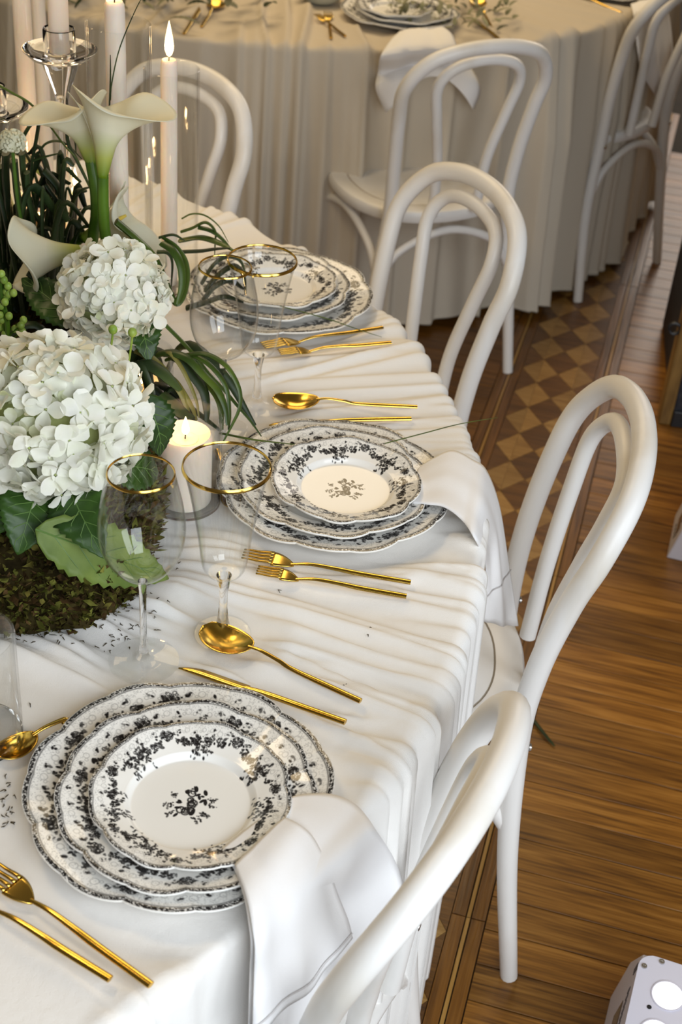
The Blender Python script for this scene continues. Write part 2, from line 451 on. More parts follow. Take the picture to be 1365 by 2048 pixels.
# place settings (measured): stack centres
SN, SM, SF = Vector((-.126, .938, T)), Vector((-.008, 1.491, T)), None
_p = at(558, 583, T + .02); SF = Vector((_p.x, _p.y, T))
glass_spots = {'NF': Vector((-.1217, 1.2053, T)), 'NW': Vector((-.2013, 1.148, T)), 'MF': Vector((-.1322, 1.7033, T)), 'MW': Vector((-.1733, 1.6287, T))}
flats = [(SN.x, SN.y, .155, .05), (SM.x, SM.y, .14, .1), (SF.x, SF.y, .14, .1)]
flats += [(g.x, g.y, .035, .15) for g in glass_spots.values()]
flats += [(-.42, 1.40, .22, .1), (-.42, 1.8, .2, .1), (-.32, 2.1, .07, .2), (-.205, 1.45, .05, .1), (-.30, .78, .14, .5), (-.33, 1.03, .06, .2)]
near = Cloth(NC, NR, 11, [(-30, -5, 44, .006, .014, .006, .015), (-5, 8, 14, .004, .010, .006, .012), (6, 34, 44, .005, .012, .007, .018),
                          (34, 100, 52, .005, .013, .008, .02), (-62, -30, 20, .005, .012, .010, .028), (-180, -60, 70, .003, .008, .008, .02), (100, 180, 40, .003, .008, .008, .02)], flats)
tc = near.build('tablecloth', M['cloth'], 1500, .735, .0, nr=120, amp=.009, grow=.6, push=.0)
tag(tc, 'white gauze tablecloth with crinkled folds on the foreground table', 'tablecloth', 'gauze tablecloths')
_f1, _f2, _f3 = at(800, 32, T), at(1215, -22, T), at(642, -2, T)
far = Cloth(BC, BR, 23, [(-180, 180, 170, .006, .020, .010, .030)], [(_f1.x, _f1.y, .15, .05), (_f2.x, _f2.y, .15, .05), (_f3.x, _f3.y, .06, .1)])
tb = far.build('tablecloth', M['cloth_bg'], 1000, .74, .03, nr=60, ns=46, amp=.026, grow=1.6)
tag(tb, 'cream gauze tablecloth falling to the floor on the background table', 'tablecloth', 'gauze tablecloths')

def round_table(c, R, label):
    t = thing('round_table', label, 'table', (c[0], c[1], 0), 0, 'round banquet tables')
    obj('tabletop', MB().lathe([(0, T - .03), (R - .05, T - .03), (R - .03, T - .025), (R - .03, T - .006), (R - .05, T - .004), (0, T - .004)], 64), M['edgewood'], t)
    for a in range(4):
        x, y = .55 * math.cos(a * PI / 2 + .4), .55 * math.sin(a * PI / 2 + .4)
        obj('leg', MB().tube([(x, y, 0), (x, y, T - .03)], .022, 10), M['steel'], t)
round_table(NC, NR, 'round banquet table hidden under the white foreground cloth')
round_table(BC, BR, 'round banquet table hidden under the cream background cloth')

# ------------------------------------------------------------------ bentwood chairs
OUT = [(.205, -.262, 0), (.188, -.226, .25), (.160, -.214, .45), (.163, -.221, .58), (.174, -.243, .70), (.178, -.266, .775), (.140, -.296, .838), (.076, -.313, .865)]
INN = [(.057, -.236, .452), (.065, -.245, .584), (.089, -.263, .70), (.103, -.279, .778), (.073, -.298, .824)]
def mirror(p): return (-p[0], p[1], p[2])
def make_chair(label, group):
    t = thing('bentwood_chair', label, 'chair', (0, 0, 0), 0, group)
    loop = crom(OUT[1:] + [(0, -.319, .873)] + [mirror(p) for p in OUT[1:]][::-1], 8)
    full = crom(OUT + [(0, -.319, .873)] + [mirror(p) for p in OUT][::-1], 8)
    k = 16; seat_i = k     # index of the seat-level knot
    up = full[seat_i - 2: len(full) - seat_i + 2]
    obj('back_frame', MB().tube(up, .0162, 16, up=(0, 1, .3)), M['chair'], t)
    inn = crom(INN + [(0, -.302, .839)] + [mirror(p) for p in INN][::-1], 8)
    obj('inner_hoop', MB().tube(inn, .0125, 14, up=(0, 1, .3)), M['chair'], t)
    for sgn in (1, -1):
        pts = [p.copy() for p in full[:seat_i + 1]]
        if sgn < 0: pts = [Vector(mirror(p)) for p in pts]
        rad = [.0132 + .003 * min(1, i / (seat_i * .8)) for i in range(len(pts))]
        lg = obj('leg', MB().tube(pts, rad, 14, up=(0, 1, .1)), M['chair'], t)
        # front leg
        fp = crom([(sgn * .205, .205, 0), (sgn * .178, .175, .25), (sgn * .155, .150, .43)], 8)
        obj('leg', MB().tube(fp, [.012 + .006 * i / (len(fp) - 1) for i in range(len(fp))], 14), M['chair'], t)
    # seat: rounded disc with a routed groove
    def seat_ring(f, z, n=72):
        ring = []
        for i in range(n):
            a = 2 * PI * i / n; ca, sa = math.cos(a), math.sin(a)
            ex = 2.35
            k_ = (abs(ca) ** ex + abs(sa) ** ex) ** (-1 / ex)
            ring.append((ca * k_ * .205 * f, -.022 + sa * k_ * .208 * f, z))
        return ring
    prof = [(.002, .424), (.90, .424), (.985, .428), (1., .436), (.998, .448), (.98, .4545), (.95, .4565), (.80, .4560), (.792, .4555)]
    s = MB(); s.quadgrid([seat_ring(f, z) for f, z in prof], True)
    s.quadgrid([seat_ring(f, z) for f, z in [(.778, .4555), (.77, .4560), (.4, .4545), (.002, .454)]], True)
    so = obj('seat', s, M['chair'], t)
    g = MB(); g.quadgrid([seat_ring(f, z) for f, z in [(.793, .4556), (.785, .4535), (.777, .4556)]], True)
    obj('seat_groove', g, M['groove'], so)
    # arched braces between the legs, under the seat
    c4 = [(.180, -.222, .29), (.186, .182, .29), (-.186, .182, .29), (-.180, -.222, .29)]
    for i in range(4):
        a, b = Vector(c4[i]), Vector(c4[(i + 1) % 4]); m_ = (a + b) / 2
        q = crom([a, a.lerp(m_, .3) + Vector((0, 0, .075)), m_ + Vector((0, 0, .115)), b.lerp(m_, .3) + Vector((0, 0, .075)), b], 6)
        obj('arched_brace', MB().tube(q, .0105, 10), M['chair'], t)
    for sgn in (1, -1):   # bolt heads at the seat corners
        obj('bolt', MB().lathe([(0, 0), (.006, 0), (.005, .003), (0, .0035)], 10), M['steel'], t, loc=(sgn * .160, -.2305, .437), rot=(PI / 2, 0, 0))
    return t
CG = 'white bentwood chairs'
ch = make_chair('white bentwood chair right of the middle place setting, its far leg on bare boards', CG)
ch.location = (.055, 1.553, 0); ch.rotation_euler[2] = math.radians(89.2)
R_ = math.radians
copy_thing(ch, (-.075, 2.126, 0), R_(121), 'white bentwood chair at the far right edge of the foreground table', CG)
nearch = copy_thing(ch, (-.141, 1.010, 0), R_(68.6), 'nearest white bentwood chair, its back cut off by the bottom of the picture', CG)
copy_thing(ch, (-.548, 2.485, 0), R_(142.4), 'white bentwood chair behind the tall candles on the left', CG)
copy_thing(ch, (.100, 3.351, 0), R_(26.7), 'white bentwood chair with full seat showing, pulled up to the background table', CG)
copy_thing(ch, (.56, 3.98, 0), R_(49), 'white bentwood chair cut off by the right edge at the background table', CG)

# ------------------------------------------------------------------ plates with transfer print
def paint(seed, N=1100):
    r = np.random.default_rng(seed); img = np.zeros((N, N), np.float32)
    def stamp(x, y, rad, val, ring=0., ax=1., ang=0.):
        R2 = rad * 1.3 * max(1, ax) + .01
        i0, i1 = int((y - R2 + 1) / 2 * N), int((y + R2 + 1) / 2 * N) + 1
        j0, j1 = int((x - R2 + 1) / 2 * N), int((x + R2 + 1) / 2 * N) + 1
        i0, j0 = max(i0, 0), max(j0, 0); i1, j1 = min(i1, N), min(j1, N)
        if i1 <= i0 or j1 <= j0: return
        yy, xx = np.mgrid[i0:i1, j0:j1]; xx = xx * 2 / N - 1 - x; yy = yy * 2 / N - 1 - y
        c, s_ = math.cos(ang), math.sin(ang); u = (xx * c + yy * s_) / ax; w = -xx * s_ + yy * c
        d = np.hypot(u, w)
        if ring: m_ = np.clip(1.5 - np.abs(d - rad) / ring, 0, 1)
        else: m_ = np.clip((rad - d) / .0035 + .5, 0, 1)
        sub = img[i0:i1, j0:j1]
        if val >= 0: np.maximum(sub, m_ * val, out=sub)
        else: sub *= (1 - m_ * (-val))
    def pol(a, q): return q * math.cos(a), q * math.sin(a)
    def rose(x, y, R, n=15):
        for i in range(n):
            a = r.uniform(0, 6.28); q = R * math.sqrt(r.uniform(0, .8))
            stamp(x + q * math.cos(a), y + q * math.sin(a), R * r.uniform(.22, .36), r.uniform(.8, 1))
        for i in range(int(n * 1.0)):
            a = r.uniform(0, 6.28); q = R * math.sqrt(r.uniform(0, .8))
            stamp(x + q * math.cos(a), y + q * math.sin(a), R * r.uniform(.10, .2), -r.uniform(.5, 1))
        for i in range(n):
            a = r.uniform(0, 6.28); q = R * math.sqrt(r.uniform(0, .9))
            stamp(x + q * math.cos(a), y + q * math.sin(a), R * r.uniform(.12, .25), .85, ring=.004)
    def sprig(x, y, a, n, sc):
        for i in range(n):
            q = sc * i / n * 1.0; b = a + r.normal(0, .25)
            xx, yy = x + q * math.cos(b), y + q * math.sin(b)
            stamp(xx + r.normal(0, .008), yy + r.normal(0, .008), r.uniform(.006, .013), r.uniform(.7, 1), ax=r.uniform(1, 2), ang=r.uniform(0, 3.1))
    K = 7; st = 2 * PI / K; ph = .35
    # grey stippled ground towards the rim and curling scrolls
    for i in range(2600):
        a = r.uniform(0, 2 * PI); u = ((a - ph) / st) % 1; depth = .05 + .05 * abs(math.sin(PI * u)) 
        q = .958 - abs(r.normal(0, .5)) * depth
        stamp(*pol(a, q), r.uniform(.002, .0045), r.uniform(.25, .5))
    for k in range(K):
        for i in range(9):
            a = ph + st * (k + (i + .5) / 9); q = .875 + .018 * math.sin(i * 2.2)
            stamp(*pol(a, q), r.uniform(.018, .028), .36, ring=.0035)
            stamp(*pol(a + .04, q - .02), r.uniform(.010, .016), .36, ring=.003)
            if i % 2: sprig(*pol(a, q + .01), a + PI + r.normal(0, .6), 3, .03)
    for k in range(K):
        a0 = ph + st * k
        rose(*pol(a0, .855), .062, 24)
        for sg in (-1, 1): sprig(*pol(a0, .85), a0 + sg * 1.75, 9, .14)
        # garland between the roses
        for i in range(58):
            t = r.uniform(.12, .88); a = a0 + st * t; dip = math.sin(PI * t)
            q = .80 - .05 * dip + r.normal(0, .022)
            x, y = pol(a, q)
            if i % 4 == 0: rose(x, y, r.uniform(.022, .034), 7)
            else: stamp(x, y, r.uniform(.008, .018), r.uniform(.75, 1), ax=r.uniform(1, 1.8), ang=r.uniform(0, 3.1))
        for i in range(5):
            t = r.uniform(.25, .75); a = a0 + st * t
            sprig(*pol(a, .72), a + PI + r.normal(0, .5), 9, r.uniform(.08, .17))
            sprig(*pol(a, .77), a + r.normal(0, .9), 6, r.uniform(.05, .09))
        for i in range(2):
            rose(*pol(a0 + st * r.uniform(.25, .75), r.uniform(.81, .84)), .02, 6)
    # centre bouquet
    for i in range(9):
        a, q = r.uniform(0, 6.28), r.uniform(.0, .13); x, y = q * math.cos(a) - .0, q * math.sin(a)
        stamp(x, y, r.uniform(.025, .045), .9, ring=.009)
        stamp(x + .02, y + .01, r.uniform(.012, .02), .9, ring=.006)
    for i in range(15):
        a, q = r.uniform(0, 6.28), r.uniform(.10, .20)
        stamp(q * math.cos(a) * 1.1, q * math.sin(a) * .9, r.uniform(.014, .022), .95, ax=r.uniform(1.4, 2.3), ang=a + r.normal(0, .7))
    for i in range(13):
        a = r.uniform(0, 6.28); sprig(.19 * math.cos(a), .17 * math.sin(a), a + r.normal(0, .6), 7, r.uniform(.05, .13))
    return img

M['china'] = mat('transfer_printed_china', (.83, .81, .76), .10, spec=.32)
N_, L_, b_ = nodes(M['china'])
at_ = N_.new('ShaderNodeAttribute'); at_.attribute_name = 'ink'
mx_ = N_.new('ShaderNodeMix'); mx_.data_type = 'RGBA'; mx_.inputs[6].default_value = (.87, .855, .815, 1); mx_.inputs[7].default_value = (.018, .016, .016, 1)
L_.new(at_.outputs['Fac'], mx_.inputs[0]); L_.new(mx_.outputs[2], b_.inputs['Base Color'])

def scallop(th):
    u = (th - .35) * 7 / (2 * PI)
    a = np.abs(np.sin(PI * u)); b = np.abs(np.sin(2 * PI * u))
    return .949 + .031 * a ** .8 + .020 * b ** .7

def plate_mesh(name, R, rise, nth, rin, img, seed, dense):
    th = np.linspace(0, 2 * PI, nth, endpoint=False)
    rho = np.concatenate([np.linspace(.01, rin, 14, endpoint=False), np.linspace(rin, 1., dense)])
    def top(q):
        s1 = np.clip((q - .58) / .08, 0, 1); s1 = s1 * s1 * (3 - 2 * s1)
        s2 = np.clip((q - .66) / .34, 0, 1)
        return .005 + s1 * .38 * rise + s2 * .62 * rise - .0012 * np.clip((q - .97) / .03, 0, 1)
    sc = scallop(th)
    wl = np.clip((rho - .7) / .3, 0, 1)[:, None]
    RR = R * rho[:, None] * (1 + (sc[None, :] - 1) * wl)
    Z = np.repeat(top(rho)[:, None], nth, 1) + wl * .0018 * np.sin((th[None, :] - .35) * 7)
    X, Y = RR * np.cos(th), RR * np.sin(th)
    Vt = np.stack([X, Y, Z], -1).reshape(-1, 3)
    # underside with a foot ring
    rb = [1.0, .985, .9, .66, .58, .56, .54, .5, .01]
    zb = [top(np.array(1.)) - .0022, top(np.array(.985)) - .0042, top(np.array(.9)) - .005, top(np.array(.66)) - .006, .001, 0., 0., .0025, .0025]
    nb = len(rb); Vb = []
    sub = max(1, nth // 120); nthb = nth
    for q, z in zip(rb, zb):
        w_ = max(0, (q - .7) / .3); rr = R * q * (1 + (sc - 1) * w_)
        Vb.append(np.stack([rr * np.cos(th), rr * np.sin(th), np.full(nth, float(z)) + w_ * .0018 * np.sin((th - .35) * 7)], -1))
    V = np.vstack([Vt] + Vb); n = len(rho) + nb
    # reorder: top rows run centre->rim, then bottom rows rim->centre: one strip
    i = np.arange(n - 1)[:, None] * nth; j = np.arange(nth)[None, :]; k = (j + 1) % nth
    F = np.stack([i + j, i + nth + j, i + nth + k, i + k], -1).reshape(-1, 4)
    me = bpy.data.meshes.new(name); me.from_pydata(V.tolist(), [], F.tolist() + [tuple(range(nth))])
    me.materials.append(M['china']); me.polygons.foreach_set('use_smooth', [True] * len(me.polygons))
    # ink
    N = img.shape[0]
    U = rho[:, None] * np.cos(th); Vv = rho[:, None] * np.sin(th)
    fi = np.clip((Vv + 1) / 2 * N - .5, 0, N - 1.001); fj = np.clip((U + 1) / 2 * N - .5, 0, N - 1.001)
    ii, jj = fi.astype(int), fj.astype(int); a, b = fi - ii, fj - jj
    ink = img[ii, jj] * (1 - a) * (1 - b) + img[ii + 1, jj] * a * (1 - b) + img[ii, jj + 1] * (1 - a) * b + img[ii + 1, jj + 1] * a * b
    r = np.random.default_rng(seed)
    spk = r.random((len(rho), nth)); spk = .5 * spk + .25 * np.roll(spk, 1, 1) + .25 * np.roll(spk, 1, 0)
    band = np.clip((rho[:, None] - .958) / .006, 0, 1) * np.clip((.997 - rho[:, None]) / .004, 0, 1)
    ink = np.maximum(ink, band * np.clip((spk - .26) * 5, .15, 1))
    line = np.exp(-((rho[:, None] - .955) / .005) ** 2) * .8
    ink = np.maximum(ink, np.repeat(line, nth, 1))
    full = np.zeros(n * nth, np.float32); full[:len(rho) * nth] = np.clip(ink.reshape(-1) * 1.12, 0, 1)
    at = me.attributes.new('ink', 'FLOAT', 'POINT'); at.data.foreach_set('value', full)
    me.update(); return me
IMG = paint(3)
salad_me = plate_mesh('salad_plate', .0975, .019, 860, .03, IMG, 1, 150)
IMG2 = paint(5)
dinner_me = plate_mesh('dinner_plate', .1265, .021, 900, .62, IMG2, 2, 70)
charger_me = plate_mesh('charger_plate', .1525, .020, 1000, .66, IMG2, 4, 70)
def stack(pos, rz, which, offs):
    z = pos.z + .002
    for (me, nm, dz, w, ln) in ((charger_me, 'charger_plate', 0, offs[0], 'bottom'), (dinner_me, 'dinner_plate', .0072, offs[1], 'middle'), (salad_me, 'salad_plate', .0148, offs[2], 'top')):
        o = link(nm, me, None, (pos.x + w[0], pos.y + w[1], z + dz), (w[3] if len(w) > 3 else 0, w[4] if len(w) > 4 else 0, rz + w[2]))
        sz = {'bottom': 'largest', 'middle': 'medium', 'top': 'smallest'}[ln]
        tag(o, '%s floral scalloped plate in the stack %s' % (sz, which), 'plate', 'floral plates of the place settings')
stack(SN, .55, 'nearest the camera', [(-.006, .010, 0), (.002, -.002, .35), (.006, -.008, .2)])
stack(SM, .2, 'beside the middle chair, napkin on its right', [(-.004, .005, .3), (-.004, -.001, .1), (.011, -.006, .75)])
stack(SF, .9, 'furthest along the foreground table behind the flute', [(0, 0, 0), (-.012, .004, .4), (-.004, .006, .6)])

# ------------------------------------------------------------------ cutlery
def handle_pts(L, z0, zc, z1): return None
def make_spoon(name, L, bw, bl):
    """along +x: bowl tip at 0, handle end at L"""
    t = thing(name, '', 'spoon')
    mb = MB(); rows = []; n = 18; m_ = 14
    for i in range(n + 1):
        u = i / n; x = bl * u
        w = bw / 2 * math.sqrt(max(0, 1 - (2 * (u ** .92) - 1) ** 2)) + .0004 + (.0022 if i == n else 0)
        row = []
        for j in range(m_ + 1):
            s_ = -1 + 2 * j / m_
            dep = (1 - s_ * s_) * math.sin(PI * min(1, max(0, u))) ** .8
            zz = .0085 + .004 * (u - .5) ** 2 * 4 - .0085 * dep
            row.append((x, s_ * w, zz))
        rows.append(row)
    mb.quadgrid(rows)
    o = obj('bowl', mb, M['gold'], t, solid=.0012)
    pts = crom([(bl - .004, 0, .0118), (bl + .012, 0, .0135), (bl + .035, 0, .0105), (L * .6, 0, .0065), (L, 0, .0045)], 8)
    rad = []
    for p in pts:
        f = (p.x - bl) / (L - bl); rad.append(.0022 + .0016 * max(0, min(1, f * 1.6)) if f > .05 else .0024)
    obj('handle', MB().tube(pts, rad, 12, flat=.62, up=(0, 0, 1)), M['gold'], t)
    return t
def make_fork(name, L, hw, hl):
    t = thing(name, '', 'fork')
    def zf(x):   # tine curve
        u = x / hl; return .0035 + .012 * math.sin(PI * min(1, u * .95)) * .55 + .006 * max(0, 1 - u * 3)
    hd = MB(); tl = hl * .58
    rows = []
    for i in range(9):
        x = tl + (hl - tl) * i / 8; u = i / 8
        w = hw / 2 * (1 - .86 * (u ** 2.2)); rows.append([(x, -w + 2 * w * j / 6, zf(x)) for j in range(7)])
    hd.quadgrid(rows)
    o = obj('head', hd, M['gold'], t, solid=.0016)
    for k in range(4):
        y = -hw / 2 + hw * (k + .5) / 4; tn = MB(); rows = []
        for i in range(9):
            x = tl + .001 - (tl) * i / 8; w = hw * .085 * (1 - .55 * i / 8)
            yy = y * (1 - .10 * i / 8)
            rows.append([(x, yy - w, zf(x)), (x, yy + w, zf(x))])
        tn.quadgrid(rows); obj('tine', tn, M['gold'], t, solid=.0015)
    pts = crom([(hl - .004, 0, zf(hl) + .0006), (hl + .02, 0, .0092), (hl + .05, 0, .0082), (L * .7, 0, .0062), (L, 0, .0045)], 8)
    obj('handle', MB().tube(pts, [.0021 + .0019 * min(1, i / len(pts) * 1.5) for i in range(len(pts))], 12, flat=.6, up=(0, 0, 1)), M['gold'], t)
    return t
def make_knife(name, L):
    t = thing(name, '', 'knife'); bl = L * .42; rows = []
    for i in range(15):
        u = i / 14; x = bl * u
        w = .010 * min(1, (u * 3.2 + .02)) ** .6
        rows.append([(x, -.006, .004), (x, -.006 + w * .5 + (.004 if 0 else 0), .0046), (x, -.006 + w + .001, .004)])
    b = MB(); b.quadgrid(rows); obj('blade', b, M['gold'], t, solid=.0013)
    pts = crom([(bl - .003, -.001, .0045), (bl + .02, 0, .005), (L * .7, 0, .005), (L, 0, .0045)], 8)
    obj('handle', MB().tube(pts, [.0032 + .0009 * min(1, i / 10) for i in range(len(pts))], 12, flat=.65, up=(0, 0, 1)), M['gold'], t)
    return t
def lay(t, a, b, label, cloth=near, dz=0., group='gold cutlery', tilt=0.):
    """lay a piece with its head at pixel a and handle end towards pixel b"""
    A, B = at(*a), at(*b); d = (B - A); ang = math.atan2(d.y, d.x); ln = 0.2
    n = 9; hs = []
    for i in range(n):
        p = A + d.normalized() * (.2 * i / (n - 1)); hs.append((.2 * i / (n - 1), cloth.height(p.x, p.y)))
    z0 = max(h for x, h in hs if x < .1); z1 = max(h for x, h in hs if x >= .1)
    t.location = (A.x, A.y, z0 + dz - (z1 - z0) * 0); t.rotation_euler = (0, -math.atan2(z1 - z0, .15), ang)
    t['label'] = label; t['group'] = group
    return t
sp = make_spoon('table_spoon', .205, .044, .066)
fk = make_fork('dinner_fork', .205, .025, .064); sf = make_fork('salad_fork', .180, .021, .052)
kn = make_knife('table_knife', .200); ds = make_spoon('dessert_spoon', .135, .030, .046)
cp = lambda t: copy_thing(t, (0, 0, 0), 0, '')
lay(sp, (405, 1282), (735, 1437), 'large gold spoon beside the flute foot, bowl towards the glasses')
lay(kn, (363, 1341), (690, 1475), 'gold table knife half hidden by the nearest plates')
lay(fk, (-30, 1752), (290, 1985), 'large gold fork at bottom left beside the nearest plates')
lay(sf, (-85, 1788), (181, 1960), 'small gold fork at bottom left corner, cut off by the frame')
lay(ds, (-6, 1527), (105, 1470), 'small gold spoon at the left edge, handle under the nearest plates')
lay(cp(sp), (545, 818), (828, 834), 'gold spoon lying behind the middle plates', dz=.001)
lay(cp(kn), (537, 862), (843, 857), 'gold knife tucked behind the rim of the middle plates')
lay(cp(fk), (484, 1128), (820, 1180), 'large gold fork in front of the middle plates')
lay(cp(sf), (512, 1163), (808, 1211), 'small gold fork in front of the middle plates')
lay(cp(ds), (474, 1030), (440, 930), 'small gold spoon between the pillar candle and the middle plates')
lay(cp(fk), (523, 716), (767, 672), 'large gold fork in front of the far plates')
lay(cp(sf), (556, 730), (772, 705), 'small gold fork in front of the far plates')
lay(cp(sp), (437, 8), (392, 70), 'gold spoon at top left of the background table', far)
lay(cp(kn), (402, 22), (366, 72), 'gold knife next to the spoon at top left of the background table', far)
lay(cp(fk), (655, 34), (662, 84), 'gold fork left of the background plates', far)
lay(cp(sf), (632, 40), (684, 80), 'small gold fork crossing the other left of the background plates', far)
lay(cp(sp), (950, 12), (1003, 84), 'gold spoon right of the background plates', far)
lay(cp(kn), (945, 46), (990, 80), 'gold knife right of the background plates beside the napkin', far)
lay(cp(fk), (1128, -2), (1210, 28), 'gold fork at the top right of the background table', far)

# ------------------------------------------------------------------ glasses
def make_glass(name, label, prof_out, wall, zb, zs, rimR, rimZ, rimw, seg=72):
    """prof_out: outer profile of the bowl from stem joint to rim"""
    t = thing(name, label, 'glass', group='gold-rimmed glasses')
    out = crom([(r, 0, z) for r, z in prof_out], 6)
    out = [(p.x, p.z) for p in out]
    inn = [(max(r - wall, 0.0005), z + (wall * 2.2 if i < 6 else 0)) for i, (r, z) in enumerate(out)]
    inn = [q for q in inn if q[1] > zb + .004]
    inn = [(.0004, zb + .006)] + inn
    bowl = out + [(rimR - wall * .5, rimZ + .0006)] + inn[::-1]
    obj('bowl', MB().lathe(bowl, seg), M['thinglass'], t)
    return t
def finish_glass(t, stem, foot, rimR, rimZ, wall, rimw, seg=72):
    obj('stem', MB().lathe(stem[::-1], 32), M['glass'], t)
    obj('foot', MB().lathe(foot[::-1], seg), M['thinglass'], t)
    obj('gold_rim', MB().lathe([(rimR - wall - .0004, rimZ - rimw * .6), (rimR - wall - .0004, rimZ), (rimR - wall / 2, rimZ + .0011), (rimR + .0005, rimZ), (rimR + .0005 + rimw * .12, rimZ - rimw)], seg), M['goldrim'], t)
wp = [(.0052, .112), (.010, .1165), (.026, .128), (.040, .150), (.0450, .176), (.0428, .205), (.0375, .232), (.0338, .249)]
w = make_glass('wine_glass', 'clear wine glass with thin gold rim, standing nearest the moss', wp, .0009, .112, 0, .0338, .249, .0018)
finish_glass(w, [(.0052, .112), (.0040, .100), (.0036, .07), (.0038, .03), (.0055, .012), (.0085, .0065)],
             [(.0085, .0065), (.016, .0044), (.034, .0026), (.0385, .0018), (.0388, .001), (.0375, 0), (.012, .0002), (.0003, .0002)], .0338, .249, .0009, .0018)
w.location = glass_spots['NW']
fp = [(.0085, .084), (.016, .0865), (.0225, .0935), (.0255, .106), (.0290, .135), (.0350, .175), (.0405, .205), (.0461, .2276)]
f = make_glass('champagne_flute', 'clear flared goblet with gold rim in front of the pillar candle', fp, .0011, .084, 0, .0461, .2276, .0032)
finish_glass(f, [(.0085, .084), (.0068, .074), (.0050, .062), (.0046, .04), (.0066, .02), (.0078, .014), (.0095, .009)],
             [(.0095, .009), (.0130, .0065), (.018, .0042), (.028, .0026), (.0322, .0018), (.0325, .001), (.0315, 0), (.011, .0002), (.0003, .0002)], .0461, .2276, .0011, .0032)
f.location = glass_spots['NF']
copy_thing(w, glass_spots['MW'], .4, 'clear wine glass with thin gold rim beside the looped grass')
copy_thing(f, glass_spots['MF'], .4, 'clear flared goblet with gold rim in front of the far plates')
for k_ in glass_spots: pass
for o in (w, f): o.location.z = T + .0022

# ------------------------------------------------------------------ napkins
def at_cyl(px, py, r, c, leave=False):
    d = _fw + CR * ((px - 682.5) / FPX) - CU * ((py - 1024) / FPX)
    a = d.x ** 2 + d.y ** 2; b = -2 * (d.x * c[0] + d.y * c[1]); k = c[0] ** 2 + c[1] ** 2 - r * r
    disc = max(b * b - 4 * a * k, 0); t = (-b - math.sqrt(disc)) / (2 * a)
    if leave or t < 0 or math.hypot(*c) < r: t = (-b + math.sqrt(disc)) / (2 * a)
    return Vector((0, 0, CAM_H)) + d * t

def napkin(name, label, Ls, Rs, folds=.004, seed=0, stitch=None, cols=22, layer=None, vee=0.):
    t = thing(name, label, 'napkin', group='white linen napkins')
    def sheet(Ls, Rs, nm, lift=0., sd=0):
        r = np.random.default_rng(seed + sd); ph = r.uniform(0, 6.28, 4)
        L = crom(Ls, 7); R = crom(Rs, 7); rows = []
        n = len(L)
        for i in range(n):
            u = i / (n - 1); row = []
            ax = (R[i] - L[i])
            tang = (L[min(i + 1, n - 1)] + R[min(i + 1, n - 1)] - L[max(i - 1, 0)] - R[max(i - 1, 0)])
            nrm = ax.cross(tang)
            if nrm.length > 1e-9: nrm.normalize()
            if (nrm.z < 0 if i == 0 else nrm.dot(prev) < 0): nrm = -nrm
            prev = nrm
            for j in range(cols + 1):
                v_ = j / cols
                f = folds * (math.sin(v_ * 9 + ph[0] + 1.5 * u) * .6 + math.sin(v_ * 17 + ph[1]) * .4 + 1.0) * math.sin(PI * min(1, v_ * 1.0)) ** .5 * (.25 + u)
                row.append(L[i] + ax * v_ + nrm * (f + lift) + Vector((0, 0, vee * math.sin(PI * v_) * u ** 3)))
            rows.append(row)
        mb = MB(); mb.quadgrid(rows)
        o = obj(nm, mb, M['napkin'], t, solid=.0014)
        return o, rows
    o, rows = sheet(Ls, Rs, 'linen_sheet')
    sets = [(o, rows)]
    if layer: sets.append(sheet(layer[0], layer[1], 'folded_layer', .004, 9))
    if stitch:
        for (o_, rw) in sets:
            k = int(len(rw) * stitch); st = MB(); r0, r1 = rw[k], rw[k + 1] if k + 1 < len(rw) else rw[k]
            for j in range(cols):
                for q in (0.1, .35, .6, .85):
                    a = Vector(r0[j]).lerp(Vector(r0[j + 1]), q); d = (Vector(r0[j + 1]) - Vector(r0[j])).normalized()
                    e = (Vector(rw[k][j]) - Vector(rw[k - 1][j])).normalized(); nn = d.cross(e)
                    if nn.dot(Vector((0, 0, CAM_H)) - a) < 0: nn = -nn
                    a = a + nn * .0019
                    i0 = len(st.v); h = .0007
                    st.v += [tuple(a - d * h - e * .0012), tuple(a + d * h - e * .0012), tuple(a + d * h + e * .0012), tuple(a - d * h + e * .0012)]
                    st.f.append((i0, i0 + 1, i0 + 2, i0 + 3))
            obj('hemstitch', st, M['stitch'], o_, False)
    return t
cy = lambda px, py, r=1.128: at_cyl(px, py, r, NC)
cx_ = lambda px, py, r: at_cyl(px, py, r, NC, True)
napkin('linen_napkin', 'white linen napkin under the nearest top plate, hanging beside the nearest chair',
       [at(440, 1700, T + .0305), at(468, 1738, T + .034), at(488, 1795, T + .036), at(498, 1848, T + .030), at(503, 1890, T + .016), cy(502, 1935, 1.118), cy(500, 2000), cy(498, 2080), cy(496, 2180)],
       [at(560, 1606, T + .0305), at(596, 1590, T + .034), at(664, 1588, T + .034), at(716, 1612, T + .030), at(758, 1668, T + .016), cy(790, 1720, 1.118), cy(808, 1775), cy(800, 1840), cy(770, 1900)],
       .003, 3, .93, layer=
       ([at(470, 1735, T + .036), at(489, 1790, T + .039), at(499, 1845, T + .033), at(504, 1890, T + .020), cy(503, 1945, 1.124), cy(501, 2010, 1.134), cy(500, 2075, 1.136)],
        [at(570, 1640, T + .036), at(600, 1655, T + .039), at(625, 1680, T + .033), at(650, 1730, T + .020), cy(672, 1790, 1.124), cy(692, 1840, 1.134), cy(700, 1872, 1.136)]))
